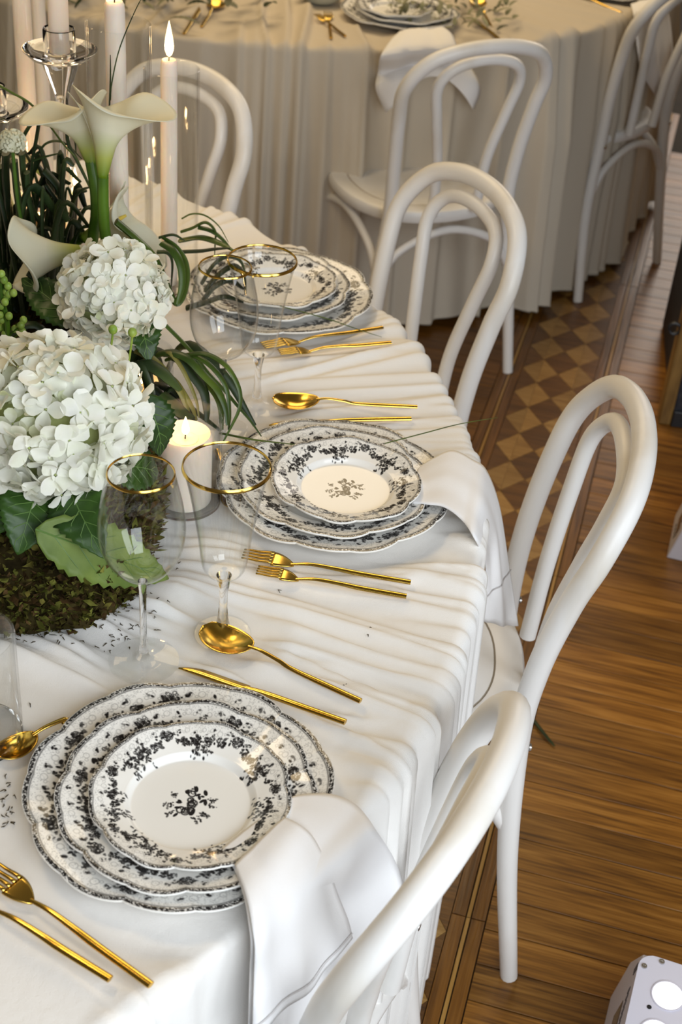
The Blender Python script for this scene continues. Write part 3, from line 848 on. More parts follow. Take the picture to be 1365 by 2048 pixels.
napkin('linen_napkin', 'white linen napkin under the middle top plate, hanging towards the right chair',
       [at(825, 1006, T + .0305), at(856, 1008, T + .035), at(890, 1014, T + .037), at(925, 1040, T + .032), at(955, 1085, T + .018), cx_(972, 1130, 1.111), cx_(971, 1185, 1.119), cx_(966, 1243, 1.126)],
       [at(836, 935, T + .0305), at(866, 916, T + .038), at(905, 900, T + .042), at(945, 918, T + .036), at(974, 940, T + .020), cx_(1000, 1010, 1.128), cx_(1018, 1120, 1.152), cx_(1038, 1252, 1.184)],
       .0028, 8, .86)
cb = lambda px, py, r=1.205: at_cyl(px, py, r, BC)
napkin('linen_napkin', 'cream napkin draped over the background table edge behind the full chair',
       [at(800, 62, T + .022), at(780, 82, T + .03), at(762, 112, T + .016), cb(756, 145, 1.185), cb(752, 178), cb(772, 226)],
       [at(885, 52, T + .022), at(905, 68, T + .03), at(918, 98, T + .016), cb(940, 130, 1.185), cb(962, 176), cb(948, 222)],
       .010, 5, vee=.09)
napkin('linen_napkin', 'cream napkin hanging behind the chair cut off by the right edge',
       [at(1262, 8, T + .02), at(1268, 30, T + .024), cb(1272, 60, 1.185), cb(1278, 110), cb(1285, 145), cb(1312, 192)],
       [at(1318, -10, T + .02), at(1330, 8, T + .024), cb(1340, 35, 1.185), cb(1346, 90), cb(1346, 135), cb(1330, 196)],
       .008, 6)

# ------------------------------------------------------------------ candles and glassware
def flame_mesh(h, r):
    prof = [(.0002, 0), (r * .55, h * .06), (r * .95, h * .2), (r, h * .32), (r * .8, h * .52), (r * .45, h * .75), (r * .18, h * .92), (.0001, h)]
    return MB().lathe(prof, 14)
def flame_light(p, power):
    d = bpy.data.lights.new('candle_glow', 'POINT'); d.energy = power; d.color = (1, .62, .28); d.shadow_soft_size = .008
    o = bpy.data.objects.new('candle_glow', d); COL.objects.link(o); o.location = p
def candle(name, label, pos, h, r, lit=True, group='white taper candles', pillar=False, fl=.052):
    t = thing(name, label, 'candle', pos, 0, group)
    if pillar:
        prof = [(0, 0), (r * .97, 0), (r, .003), (r, h - .006), (r * .93, h), (r * .86, h - .001), (r * .75, h - .006), (r * .40, h - .009), (0, h - .009)]
        obj('wax_body', MB().lathe(prof, 40), M['wax'], t)
        obj('molten_pool', MB().lathe([(0, h - .0082), (r * .48, h - .0080)], 32), M['meltwax'], t)
        zt = h - .008
    else:
        prof = [(0, 0), (r * 1.02, 0), (r * 1.03, h * .3), (r, h - .012), (r * .95, h - .004), (r * .80, h), (r * .5, h - .0015), (0, h - .002)]
        obj('wax_body', MB().lathe(prof, 28), M['wax'], t); zt = h - .002
    obj('wick', MB().tube([(0, 0, zt), (.0003, 0, zt + .006), (.0012, 0, zt + .010)], .0009, 8), M['wick'], t)
    if lit:
        obj('flame', flame_mesh(fl, fl * .13 if not pillar else fl * .19), M['flame'], t, loc=(.0004, 0, zt + .006))
        flame_light((pos[0], pos[1], pos[2] + zt + .028), .10 if pillar else .35)
    return t
def hurricane(label, pos, R, h, group='clear glass candle cylinders', wall=.0022):
    t = thing('glass_cylinder', label, 'candle holder', pos, 0, group)
    prof = [(0, 0), (R - .003, 0), (R, .003), (R, h - .001), (R - wall / 2, h), (R - wall, h - .001), (R - wall, .007), (R - wall - .003, .005), (0, .005)]
    obj('glass_wall', MB().lathe(prof[1:8], 56), M['thinglass'], t)
    obj('glass_base', MB().lathe([(0, .0002), (R - .003, .0002), (R - .0004, .003), (R - .0004, .006), (R - wall - .002, .0075), (0, .006)], 56), M['glass'], t)
    return t
ZC = T + .003
PIL = Vector((-.199, 1.452, ZC))
hurricane('low glass cylinder around the lit pillar candle', PIL, .0455, .127)
candle('pillar_candle', 'thick lit ivory pillar candle beside the large hydrangea', PIL + Vector((0, 0, .006)), .098, .0335, True, 'ivory pillar candles', True, .026)
# a second low cylinder with a small candle just behind
P2 = at(322, 812, ZC); P2.z = ZC
P2 = Vector((-.285, 1.635, ZC))
hurricane('low glass cylinder half hidden behind the hydrangeas under the looped grass', P2, .044, .11)
candle('pillar_candle', 'small lit pillar candle behind the large hydrangea, under the looped grass', P2 + Vector((0, 0, .006)), .055, .031, True, 'ivory pillar candles', True, .024)
LC = at(-46, 1474, ZC)
hurricane('glass cylinder cut off by the left edge near the nearest plates', Vector((LC.x, LC.y, ZC)), .0465, .135)

tp = at(338, 119, T + .37); T1 = Vector((tp.x, tp.y, ZC))
candle('taper_candle', 'slim lit taper candle in a glass cylinder, its flame seen whole', T1 + Vector((0, 0, .006)), .361, .0125)
hurricane('tall glass cylinder around the lit slim taper', T1 + Vector((.004, 0, 0)), .0415, .355)
tp = atY(229, 2, 1.86); T2 = Vector((tp.x, tp.y, ZC))
candle('taper_candle', 'thick pale taper behind the calla lily, wick at the top edge', T2 + Vector((0, 0, .006)), tp.z - ZC - .006, .0135)
hurricane('tall glass cylinder around the thick taper behind the calla lily', T2 + Vector((.004, 0, 0)), .0435, tp.z - ZC - .028)
tp = atY(40, -40, 2.12); T5 = Vector((tp.x, tp.y, ZC))
candle('taper_candle', 'pale taper candle at the far left, second from the left edge', T5, tp.z - ZC, .0135, True)
hurricane('tall glass cylinder around the second taper from the left edge', T5, .045, tp.z - ZC + .03)
tp = atY(73, -60, 2.42); T6 = Vector((tp.x, tp.y, ZC))
candle('taper_candle', 'slender pale taper just left of the footed candlestick, furthest back', T6, tp.z - ZC, .0115, True)

def candlestick(label, px, py, Y, s=1.0):
    c = atY(px, py, Y); h = c.z - ZC
    t = thing('glass_candlestick', label, 'candle holder', (c.x, c.y, ZC), 0, 'footed glass candlesticks')
    obj('foot', MB().lathe([(0, 0), (.040 * s, 0), (.041 * s, .003), (.034 * s, .008), (.012 * s, .016), (.0085 * s, .03)], 40), M['glass'], t)
    obj('stem', MB().lathe([(.0085 * s, .03), (.0075 * s, h * .4), (.009 * s, h - .065), (.012 * s, h - .052), (.024 * s, h - .020), (.026 * s, h - .010)], 32), M['glass'], t)
    obj('saucer', MB().lathe([(.026 * s, h - .010), (.042 * s, h - .004), (.0515 * s, h + .006), (.052 * s, h + .008), (.050 * s, h + .008), (.038 * s, h + .001), (.022 * s, h - .002), (.0215 * s, h)], 44), M['glass'], t)
    obj('cup', MB().lathe([(.0215 * s, h), (.0225 * s, h + .012), (.0225 * s, h + .034), (.0215 * s, h + .036), (.0195 * s, h + .034), (.0192 * s, h + .004), (0, h + .002)], 36), M['glass'], t)
    return c, h
c, h = candlestick('footed glass candlestick with wide saucer above the calla lily', 120, 108, 1.95)
candle('taper_candle', 'pale taper candle standing in the footed candlestick above the calla', (c.x, c.y, c.z + .004), .24, .0138)
c, h = candlestick('footed glass candlestick cut off by the left edge, above the seed head', -18, 222, 1.9)
candle('taper_candle', 'pale taper candle at the extreme left edge in a footed candlestick', (c.x, c.y, c.z + .004), .26, .0138)

for (px, py, Y, nm) in ((70, 428, 1.93, 'short slim candle, flame glinting at left through the dark stems'), (151, 378, 1.98, 'short slim candle, flame glinting just left of the calla stems'), (29, 452, 1.95, 'short slim candle nearest the left edge, flame among dark stems')):
    c = atY(px, py, Y); candle('short_candle', nm, (c.x, c.y, ZC), c.z - ZC, .011, True, 'short slim candles', fl=.030)
# ------------------------------------------------------------------ moss
def moss(name, label, c, rx, ry, h, n, seed, m_core, mats, sl=.016, rot=0.):
    t = thing(name, label, 'moss', (c[0], c[1], T + .002))
    r = np.random.default_rng(seed); mb = MB(); rows = []
    def hh(x, y):
        q = (abs(x / rx) ** 3.2 + abs(y / ry) ** 3.2) ** (1 / 3.2)
        return h * max(0, 1 - q ** 5) ** .6 * (1 + .35 * mnoise.noise(Vector((x * 14, y * 14, seed)))) if q < 1 else 0
    for i in range(25):
        u = i / 24; row = []
        for k in range(64):
            a = 2 * PI * k / 64; ca, sa = math.cos(a), math.sin(a)
            k_ = (abs(ca / rx) ** 3.2 + abs(sa / ry) ** 3.2) ** (-1 / 3.2)
            x, y = ca * k_ * u * 1.0, sa * k_ * u
            nz = 1 + .10 * mnoise.noise(Vector((x * 22, y * 22, seed + 3)))
            row.append((x * nz, y * nz, hh(x * .999, y * .999)))
        rows.append(row)
    mb.quadgrid(rows, True); obj('moss_core', mb, m_core, t)
    for gi, mm in enumerate(mats):
        s = MB()
        for i in range(n):
            x, y = r.uniform(-rx, rx), r.uniform(-ry, ry); z = hh(x, y)
            q = (abs(x / rx) ** 3.2 + abs(y / ry) ** 3.2) ** (1 / 3.2)
            if q > 1.0: continue
            if r.random() < .45:    # more on the flank
                f = r.uniform(.93, 1.03) / q; x, y = x * f, y * f; z = r.uniform(0, h * .95)
            p = Vector((x, y, z)); dirv = Vector((x / rx * .8 + r.normal(0, .5), y / ry * .8 + r.normal(0, .5), r.uniform(.0, 1.1))).normalized()
            L_ = sl * r.uniform(.4, 1.2); sd = dirv.cross(Vector(r.normal(0, 1, 3))).normalized() * L_ * .22
            b = len(s.v); e = p + dirv * L_ + Vector(r.normal(0, .002, 3)); mid_ = p + dirv * L_ * .55
            s.v += [tuple(p), tuple(mid_ + sd), tuple(e), tuple(mid_ - sd)]; s.f.append((b, b + 1, b + 2, b + 3))
        o = obj('moss_fronds', s, mm, t, False); o['kind'] = 'stuff'
    return t
M['mossb'] = add_noise(mat('moss_brown', (.06, .035, .012), .95, spec=.1), (.030, .018, .007), (.13, .075, .028), 60, 3)
M['mossg'] = add_noise(mat('moss_olive', (.12, .12, .02), .95, spec=.1), (.07, .075, .012), (.20, .20, .04), 60, 3)
moss('moss_clump', 'dark brown-green moss clump under the large hydrangea', (-.432, 1.352), .205, .185, .082, 5200, 4, M['mossdark'], [M['mossb'], M['moss'], M['mossg']])
moss('moss_clump', 'dark moss bed behind the hydrangeas around the candle feet', (-.50, 1.77), .17, .20, .075, 1800, 5, M['mossdark'], [M['grassdark'], M['mossb']])
cr = MB(); r = np.random.default_rng(12)
def crumb(px, py):
    p = at(px, py); p.z = near.height(p.x, p.y) + .0012
    L_ = r.uniform(.002, .0065); a = r.uniform(0, 6.28); d = Vector((math.cos(a), math.sin(a), .1)) * L_
    cr.tube([p, p + d * .5 + Vector(r.normal(0, .0012, 3)) + Vector((0, 0, .001)), p + d], [.0003, .0007, .0003], 5)
for i in range(70):
    u = abs(r.normal(0, .5)); crumb(225 + u * 75 + r.normal(0, 22), 1175 + r.uniform(-20, 125))
for i in range(16): crumb(100 + r.uniform(-90, 130), 1290 + r.uniform(0, 16))
for i in range(22): crumb(8 + abs(r.normal(0, 9)), 1560 + r.uniform(0, 100))
for (x, y) in [(356, 1135), (352, 1150), (305, 1195), (310, 1205), (560, 1188), (733, 1285), (742, 1270), (692, 1388), (61, 1416), (425, 1248)]: crumb(x, y)
tag(obj('moss_crumbs', cr, M['crumb']), 'loose moss crumbs scattered on the white cloth by the clump', 'moss', kind='stuff')

# ------------------------------------------------------------------ leaves, flowers
def leaf_mesh(B, P, width, m, parent, sag=.012, twist=0., vein=True, up=(0, 0, 1), name='leaf'):
    B, P = Vector(B), Vector(P); ax = P - B; L_ = ax.length; x = ax.normalized()
    side = x.cross(Vector(up)).normalized(); nrm = side.cross(x).normalized()
    if twist:
        q = Matrix.Rotation(twist, 3, x); side = q @ side; nrm = q @ nrm
    rows = []; n = 26
    for i in range(n + 1):
        u = i / n
        w = width / 2 * (math.sin(PI * min(1, u ** .72)) ** .85) * (1 - .12 * u) + .0006
        w *= 1 + (.07 * ((i % 2) * 2 - 1) if 2 < i < n - 1 else 0)
        c = B + ax * u + nrm * (sag * math.sin(PI * u) - sag * .6 * u * u)
        row = []
        for j in range(9):
            s_ = -1 + j / 4
            fold = .16 * w * abs(s_) + .06 * w * math.sin(u * 34 + abs(s_) * 3) * abs(s_)
            row.append(c + side * (s_ * w) + nrm * fold)
        rows.append(row)
    mb = MB(); mb.quadgrid(rows); o = obj(name, mb, m, parent, solid=.0006)
    if vein:
        vb = MB(); vb.tube([Vector(rw[4]) + nrm * .0009 for rw in rows[:-1]], [.0011 - .0009 * i / n for i in range(n)], 6)
        for i in range(3, n - 5, 4):
            for sgn in (0, 8):
                k2 = min(n, i + 5); a = Vector(rows[i][4]); b = Vector(rows[min(i + 3, n)][6 if sgn else 2]); c = Vector(rows[k2][7 if sgn else 1])
                vb.tube([a + nrm * .0008, b + nrm * .0009, c + nrm * .0009], [.0006, .0005, .0003], 5)
        obj('vein', vb, M['vein'], o)
    return o

def floret_mesh(name, seed, m, R):
    r = np.random.default_rng(seed); mb = MB()
    for k in range(4):
        a = k * PI / 2 + r.normal(0, .12); L_ = R * r.uniform(.9, 1.1); wd = R * r.uniform(.86, 1.0); cup = r.uniform(.05, .45); tw = r.normal(0, .25)
        ca, sa = math.cos(a), math.sin(a); rows = []
        for i in range(6):
            u = i / 5; w = wd / 2 * (math.sin(PI * min(1, (u * .86 + .06))) ** .55) * (.55 + .45 * min(1, u * 2.2)) * (1.0 if u < .98 else .70)
            row = []
            for j in range(5):
                s_ = -1 + j / 2
                x = .0016 + L_ * u; y = s_ * w; z = cup * L_ * (u ** 2) * .7 + .12 * w * s_ * s_ * 2 - .25 * L_ * max(0, u - .7) ** 2 * 4 + tw * y * u + .0007 * k
                row.append((x * ca - y * sa, x * sa + y * ca, z))
            rows.append(row)
        mb.quadgrid(rows)
    me = mb.mesh(name, m); me.materials.append(M['eye'])
    # tiny green eye
    b2 = MB(); b2.lathe([(.0001, .0016), (.0011, .0010), (.0012, 0)], 6)
    v0 = len(me.vertices)
    me2 = bpy.data.meshes.new(name); me2.from_pydata([tuple(v.co) for v in me.vertices] + b2.v, [], [tuple(p.vertices) for p in me.polygons] + [tuple(i + v0 for i in f_) for f_ in b2.f])
    me2.materials.append(m); me2.materials.append(M['eye'])
    np_ = len(me.polygons)
    for i, p in enumerate(me2.polygons):
        p.use_smooth = True
        if i >= np_: p.material_index = 1
    me2.update(); bpy.data.meshes.remove(me); return me2
FLW = [floret_mesh('floret', 100 + i, M['petal'], .0205) for i in range(8)]
FLG = [floret_mesh('floret', 200 + i, M['petal_g'], .0185) for i in range(4)]
def hydrangea(label, c, R, n, seed, sq=(1, 1, .9), stem_to=None, scale=1.0):
    t = thing('hydrangea', label, 'flower', tuple(c), 0, 'white hydrangeas')
    r = np.random.default_rng(seed)
    core = MB(); core.lathe([(R * .80 * math.sin(PI * i / 12) + .0002, -R * .80 * sq[2] * math.cos(PI * i / 12)) for i in range(13)], 24)
    obj('flower_core', core, M['core'], t)
    ga = PI * (3 - math.sqrt(5))
    for i in range(n):
        z = 1 - 2 * (i + .5) / n; q = math.sqrt(1 - z * z); a = ga * i
        d = Vector((q * math.cos(a), q * math.sin(a), z)) + Vector(r.normal(0, .07, 3)); d.normalize()
        inner = r.random() < .28
        rad = R * (.86 if inner else r.uniform(.92, 1.05)) * (1 + .07 * mnoise.noise(d * 3 + Vector((seed, 0, 0))))
        p = Vector((d.x * sq[0], d.y * sq[1], d.z * sq[2])) * rad
        nd = (d + Vector(r.normal(0, .42, 3))).normalized()
        qt = nd.to_track_quat('Z', 'Y') @ Matrix.Rotation(r.uniform(0, 6.28), 3, 'Z').to_quaternion()
        me = FLG[r.integers(4)] if inner else FLW[r.integers(8)]
        o = link('floret', me, t, p); o.rotation_mode = 'QUATERNION'; o.rotation_quaternion = qt
        s = scale * r.uniform(.85, 1.15); o.scale = (s, s, s)
    if stem_to is not None:
        obj('stem', MB().tube(crom([(0, 0, -R * .6), (Vector(stem_to) - Vector(c)) * .6, Vector(stem_to) - Vector(c)], 6), .004, 8), M['stem'], t)
    return t
H1 = atY(110, 836, 1.30)
hy1 = hydrangea('large white hydrangea head at the left edge over the moss', H1, .088, 290, 31, (1.04, 1., .93), (H1.x - .03, H1.y + .03, T + .06))
H2 = atY(225, 590, 1.60)
hy2 = hydrangea('smaller white hydrangea head behind the large one, below the calla lily', H2, .0625, 215, 33, (1.0, 1., .98), (H2.x - .05, H2.y + .02, T + .06), .88)
def leaf_of(h, a, b, w, m, **k):
    o = h.location
    return leaf_mesh(Vector(a) - o, Vector(b) - o, w, m, h, **k)
V = Vector
leaf_of(hy1, atY(75, 975, 1.255), atY(36, 1106, 1.19), .072, M['leaf'], up=(.2, -.8, .6))
leaf_of(hy1, atY(135, 970, 1.26), atY(205, 1112, 1.185), .066, M['leaf'], up=(.1, -.8, .6))
leaf_of(hy1, atY(70, 1058, 1.195), at(345, 1160, T + .026), .072, M['leafpale'], up=(.0, -.75, .65), sag=.014)
leaf_of(hy1, atY(285, 790, 1.37), atY(326, 914, 1.36), .050, M['leaf'], up=(.5, -.6, .5))
leaf_of(hy1, atY(210, 930, 1.29), atY(325, 945, 1.345), .056, M['leaf'], up=(.2, -.6, .6))
leaf_of(hy1, atY(0, 960, 1.26), atY(-40, 1090, 1.2), .07, M['leaf'], up=(.2, -.8, .6))
leaf_of(hy2, atY(160, 650, 1.60), atY(40, 552, 1.66), .055, M['leaf'], up=(.1, -.7, .6))
leaf_of(hy2, atY(270, 640, 1.60), atY(300, 720, 1.55), .05, M['leaf'], up=(.4, -.7, .6))

def calla(label, base, axis, tipdir, L_, flare, stem_pts, scale=1., tiplen=.05, seed=0, stem_r=.0075):
    t = thing('calla_lily', label, 'flower', tuple(base), 0, 'white calla lilies')
    axis = V(axis).normalized(); tx = V(tipdir); tx = (tx - axis * tx.dot(axis)).normalized(); ty = axis.cross(tx)
    rows = []; nv, nu = 26, 56; cols = []
    for i in range(nv + 1):
        v_ = i / nv; row = []
        for j in range(nu + 1):
            u = -PI + 2 * PI * j / nu; cu = math.cos(u)
            e = max(0, cu) ** 5; side = abs(math.sin(u)) ** 2
            rmax = flare * (.62 + .30 * side + .15 * max(0, -cu) ** 2) + tiplen * e
            s1 = max(0, (v_ - .30) / .70); s1 = s1 * s1 * (1.5 - .5 * s1)
            rr = .0055 + .020 * v_ ** 1.1 * flare / .05 + (rmax - .0255 * flare / .05) * s1
            zz = L_ * (v_ - .30 * max(0, v_ - .70) ** 2 * 2.0) * (1 - .10 * max(0, -cu) ** 2 * v_) 
            zz += -.020 * e * s1 * flare / .05 - .022 * s1 ** 3 * side + .012 * s1 * math.sin(2 * u + seed) * flare / .05
            if u < -PI * .75 or u > PI * .75:      # overlap of the wrapped edge
                rr *= 1 + .10 * (1 if u > 0 else -1) * (abs(u) - PI * .75) / (PI * .25) * (.3 + v_)
            row.append(axis * zz + (tx * math.cos(u) + ty * math.sin(u)) * rr)
        rows.append(row)
    mb = MB(); mb.quadgrid(rows); o = obj('spathe', mb, M['calla'], t, solid=.0009)
    g = o.data.attributes.new('along', 'FLOAT', 'POINT'); g.data.foreach_set('value', np.repeat(np.linspace(0, 1, nv + 1), nu + 1).astype(np.float32))
    obj('spadix', MB().tube([axis * (L_ * .15), axis * (L_ * .5), axis * (L_ * .72)], [.004, .0045, .002], 10), M['spadix'], t)
    sp_ = [V(p) - V(base) for p in stem_pts]
    obj('stem', MB().tube(crom([axis * .008] + sp_, 8), stem_r, 12), M['stem'], t)
    return t
M['spadix'] = mat('yellow_spadix', (.70, .52, .08), .7)
M['calla'] = leafy('calla_spathe', (.78, .76, .62), (.84, .82, .70), .45, 12, .3, .02)
N_, L_, b_ = nodes(M['calla'])
aa = N_.new('ShaderNodeAttribute'); aa.attribute_name = 'along'
rp = N_.new('ShaderNodeValToRGB'); rp.color_ramp.elements[0].position = .02; rp.color_ramp.elements[0].color = (.16, .27, .012, 1)
rp.color_ramp.elements[1].position = .52; rp.color_ramp.elements[1].color = (.82, .80, .64, 1); _e = rp.color_ramp.elements.new(.22); _e.color = (.50, .54, .12, 1)
L_.new(aa.outputs['Fac'], rp.inputs[0])
for lk in list(b_.inputs['Base Color'].links): L_.remove(lk)
L_.new(rp.outputs[0], b_.inputs['Base Color'])
for n_ in N_:
    if n_.type == 'BSDF_TRANSLUCENT': L_.new(rp.outputs[0], n_.inputs[0])
CB = atY(205, 356, 1.70)
calla('upright cream calla lily trumpet with its tip pointing right', CB, (.05, .32, 1), CR * 1 + V((0, -.1, .0)), .118, .062,
      [atY(207, 420, 1.70), atY(213, 485, 1.70), (CB.x + .02, 1.70, T + .07)], tiplen=.052)
CB2 = atY(165, 478, 1.80)
calla('calla lily lying low with its pale spathe curling down at the right', CB2, CR * .9 + V((0, .05, .50)), V((.6, -.3, -.7)), .100, .046,
      [atY(150, 488, 1.82), (CB2.x - .06, 1.84, T + .08)], tiplen=.060, seed=1)
calla('calla lily turned away, broad pale spathe at far left above dark foliage', atY(186, 502, 1.69), CR * -.95 + V((0, -.15, -.02)), V((-.5, -.2, .8)), .115, .062,
      [atY(198, 505, 1.69), atY(215, 545, 1.69), (-.34, 1.69, T + .06)], tiplen=.02, seed=2)
CB4 = atY(184, 332, 1.75)
calla('calla lily just behind the upright one with its flap opening left', CB4, (-.30, .22, 1), CR * -1 + V((0, -.2, .1)), .098, .050,
      [atY(190, 375, 1.745), atY(192, 430, 1.745), atY(185, 500, 1.75), (-.37, 1.75, T + .05)], tiplen=.045, seed=3)

# looped bear grass: three bundles and a few loose blades
def blade(pts, w, m, parent, flat=.5, name='blade', orig=None, taper=True):
    pts = crom(pts, 6); n = len(pts)
    rad = [w / 2 * (1 - (.75 * (i / n) ** 3 if taper else 0)) for i in range(n)]
    o_ = orig or V((0, 0, 0))
    return obj(name, MB().tube([p - o_ for p in pts], rad, 8, flat=flat), m, parent)
def bundle(label, loc, specs, group='looped grass bundles'):
    t = thing('grass_bundle', label, 'grass', tuple(loc), 0, group)
    for (pts, w, m) in specs: blade(pts, w * 1.3, m, t, orig=V(loc))
    return t
G, GD, GK = M['grass'], M['grassdry'], M['grassdark']
s5 = .2198
def c5(lst, Y0, Y1=None):
    n = len(lst); Y1 = Y0 if Y1 is None else Y1
    return [atY(220 + x * s5, 640 + y * s5, Y0 + (Y1 - Y0) * i / (n - 1)) for i, (x, y) in enumerate(lst)]
bundle('looped green bear grass arching behind the pillar candle', (-.27, 1.62, T + .12), [
    (c5([(480, 20), (640, 180), (760, 310), (900, 490), (1060, 660), (1160, 780), (1280, 920), (1380, 1060)], 1.66, 1.58), .0058, G),
    (c5([(560, 340), (680, 320), (850, 305), (1000, 370), (1100, 470), (1180, 640), (1180, 800), (1110, 960), (1030, 1110)], 1.60, 1.53), .0075, G),
    (c5([(520, 360), (640, 330), (800, 340), (950, 450), (1060, 620), (1090, 850), (1080, 1000)], 1.61, 1.54), .0080, G),
    (c5([(400, 330), (520, 300), (700, 350), (850, 500), (980, 640), (1050, 800), (1070, 960)], 1.60, 1.53), .0125, G),
    (c5([(250, 280), (330, 320), (430, 400), (540, 520), (640, 650), (700, 800), (710, 900)], 1.58, 1.53), .0115, GD),
    (c5([(500, 290), (560, 310), (650, 430), (730, 590), (790, 750), (810, 890)], 1.59, 1.54), .0060, GD),
    (c5([(200, 400), (400, 400), (520, 500), (620, 590), (740, 780), (790, 910)], 1.59, 1.53), .0090, GD),
    (c5([(520, 300), (600, 320), (740, 480), (850, 640), (880, 800), (880, 930)], 1.60, 1.54), .0150, GK),
    (c5([(560, 330), (720, 420), (900, 590), (1000, 760), (1020, 1000)], 1.61, 1.54), .0110, G),
    (c5([(220, 420), (330, 400), (460, 470), (560, 560), (640, 640)], 1.56, 1.52), .0180, GK),
    (c5([(460, 700), (560, 770), (660, 850), (760, 900)], 1.52, 1.50), .0200, GK),
    (c5([(230, 340), (300, 300), (400, 290), (500, 300)], 1.60, 1.60), .0220, GK)])
def c4_(lst, Y0, Y1=None):
    n = len(lst); Y1 = Y0 if Y1 is None else Y1
    return [atY(240 + x * .1905, 380 + y * .1905, Y0 + (Y1 - Y0) * i / (n - 1)) for i, (x, y) in enumerate(lst)]
bundle('curled green bear grass between the small hydrangea and the wine glass', (-.30, 1.75, T + .15), [
    (c4_([(-40, 330), (180, 520), (350, 690), (450, 880), (530, 1080), (590, 1180), (660, 1090), (700, 900), (680, 740), (600, 610), (500, 530), (430, 490)], 1.70, 1.74), .0130, G),
    (c4_([(450, 560), (560, 640), (640, 800), (650, 1000), (600, 1200)], 1.73, 1.68), .0110, G),
    (c4_([(410, 500), (560, 470), (680, 530)], 1.74), .0050, GK),
    (c4_([(640, 440), (760, 400), (900, 340), (1000, 430), (1000, 560), (995, 690)], 1.90), .0060, G),
    (c4_([(640, 530), (850, 500), (1050, 560), (1180, 630)], 1.92, 1.86), .0110, G),
    (c4_([(640, 650), (850, 640), (1000, 620), (1160, 610)], 1.86), .0070, GK),
    (c4_([(650, 300), (760, 250), (900, 270), (1040, 380), (1140, 550)], 1.93), .0035, G),
    (c4_([(820, 390), (960, 430), (1080, 520), (1180, 640)], 1.9), .0080, G),
    (c4_([(390, 650), (500, 660), (550, 760), (540, 1010)], 1.78), .0070, GK),
    (c4_([(860, 980), (980, 790), (1120, 700), (1260, 740), (1330, 900)], 1.88), .0090, GK),
    (c4_([(900, 1050), (1050, 880), (1200, 800), (1300, 900), (1320, 1100)], 1.87), .0120, GK),
    (c4_([(880, 1150), (1000, 1010), (1160, 950), (1300, 1040)], 1.86), .0120, GK),
    (c4_([(700, 1240), (900, 1180), (1100, 1120), (1300, 1180)], 1.84), .0110, GK)])
def c2_(lst, Y0, Y1=None):
    n = len(lst); Y1 = Y0 if Y1 is None else Y1
    return [atY(x * .1905, 200 + y * .1905, Y0 + (Y1 - Y0) * i / (n - 1)) for i, (x, y) in enumerate(lst)]
bundle('dark twisted grass stems at left behind the upright calla', (-.44, 1.84, T + .12), [
    (c2_([(180, 560), (250, 380), (330, 250), (420, 170), (560, 200), (700, 290), (780, 400), (800, 560)], 1.84), .0080, GK),
    (c2_([(-60, -180), (120, -80), (320, 40), (500, 240), (680, 480), (820, 640), (930, 900)], 1.80), .0042, M['grass']),
    (c2_([(330, 620), (400, 560), (480, 460), (600, 430), (720, 480), (860, 620)], 1.85), .0055, GK),
    (c2_([(340, 640), (460, 600), (620, 560)], 1.84), .0050, GK),
    (c2_([(460, 740), (600, 900), (660, 1080), (700, 1230)], 1.82), .0140, GK),
    (c2_([(480, 890), (580, 1030), (650, 1150), (740, 1250)], 1.82), .0080, GK),
    (c2_([(740, 1240), (780, 1060), (850, 950), (960, 910)], 1.84), .0070, GK),
    (c2_([(480, 1320), (500, 1160), (540, 1040), (600, 1000)], 1.83), .0080, GK),
    (c2_([(700, 300), (720, 460), (790, 600), (900, 820), (960, 960)], 1.82), .0075, GK),
    (c2_([(420, 180), (380, 420), (340, 640), (330, 900), (400, 1250)], 1.84), .0080, GK),
    (c2_([(230, 560), (250, 800), (300, 1050), (440, 1300)], 1.80), .0130, GK),
    (c2_([(60, 560), (60, 800), (80, 1100), (90, 1700)], 1.76), .0160, GK),
    (c2_([(150, 640), (170, 900), (200, 1200), (210, 1700)], 1.74), .0140, GK),
    (c2_([(0, 700), (10, 1000), (30, 1300), (40, 1700)], 1.77), .0150, GK),
    (c2_([(280, 760), (290, 1000), (340, 1250), (360, 1700)], 1.78), .0130, GK),
    (c2_([(560, 1700), (540, 1900), (560, 2200)], 1.70), .0150, GK),
    (c2_([(300, 1800), (420, 1900), (470, 2100), (480, 2300)], 1.66), .0150, GK)])
rd = np.random.default_rng(77); dk = []
for i in range(70):
    bx, by = -.49 + float(np.clip(rd.normal(0, .05), -.1, .06)), 1.84 + rd.normal(0, .06); zt = T + rd.uniform(.12, .30); dx, dy = float(np.clip(rd.normal(0, .06), -.1, .06)), rd.normal(0, .05)
    dk.append(([V((bx, by, T + .05)), V((bx + dx * .2, by + dy * .2, (T + .05) * .5 + zt * .5)), V((bx + dx * .6, by + dy * .6, zt)), V((bx + dx * 1.2, by + dy * 1.1, zt + rd.uniform(-.06, .02)))], rd.uniform(.006, .016), GK))
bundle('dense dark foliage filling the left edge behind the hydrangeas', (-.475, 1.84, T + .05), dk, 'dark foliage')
dk = []
for i in range(46):
    bx, by = -.33 + rd.normal(0, .05), 1.60 + rd.normal(0, .05); zt = T + rd.uniform(.07, .15); dx, dy = rd.normal(0, .05), rd.normal(0, .05)
    dk.append(([V((bx, by, T + .01)), V((bx + dx * .4, by + dy * .4, zt)), V((bx + dx, by + dy, zt - .02)), V((bx + dx * 1.5, by + dy * 1.5, T + .03))], rd.uniform(.008, .018), GK))
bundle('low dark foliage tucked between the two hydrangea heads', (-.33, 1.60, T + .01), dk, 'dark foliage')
def loose(label, pts, w, m=G):
    b = V(pts[0]); o = blade(pts, w, m, None, name='green_sprig', orig=b); o.location = b
    return tag(o, label, 'grass', 'loose grass blades')
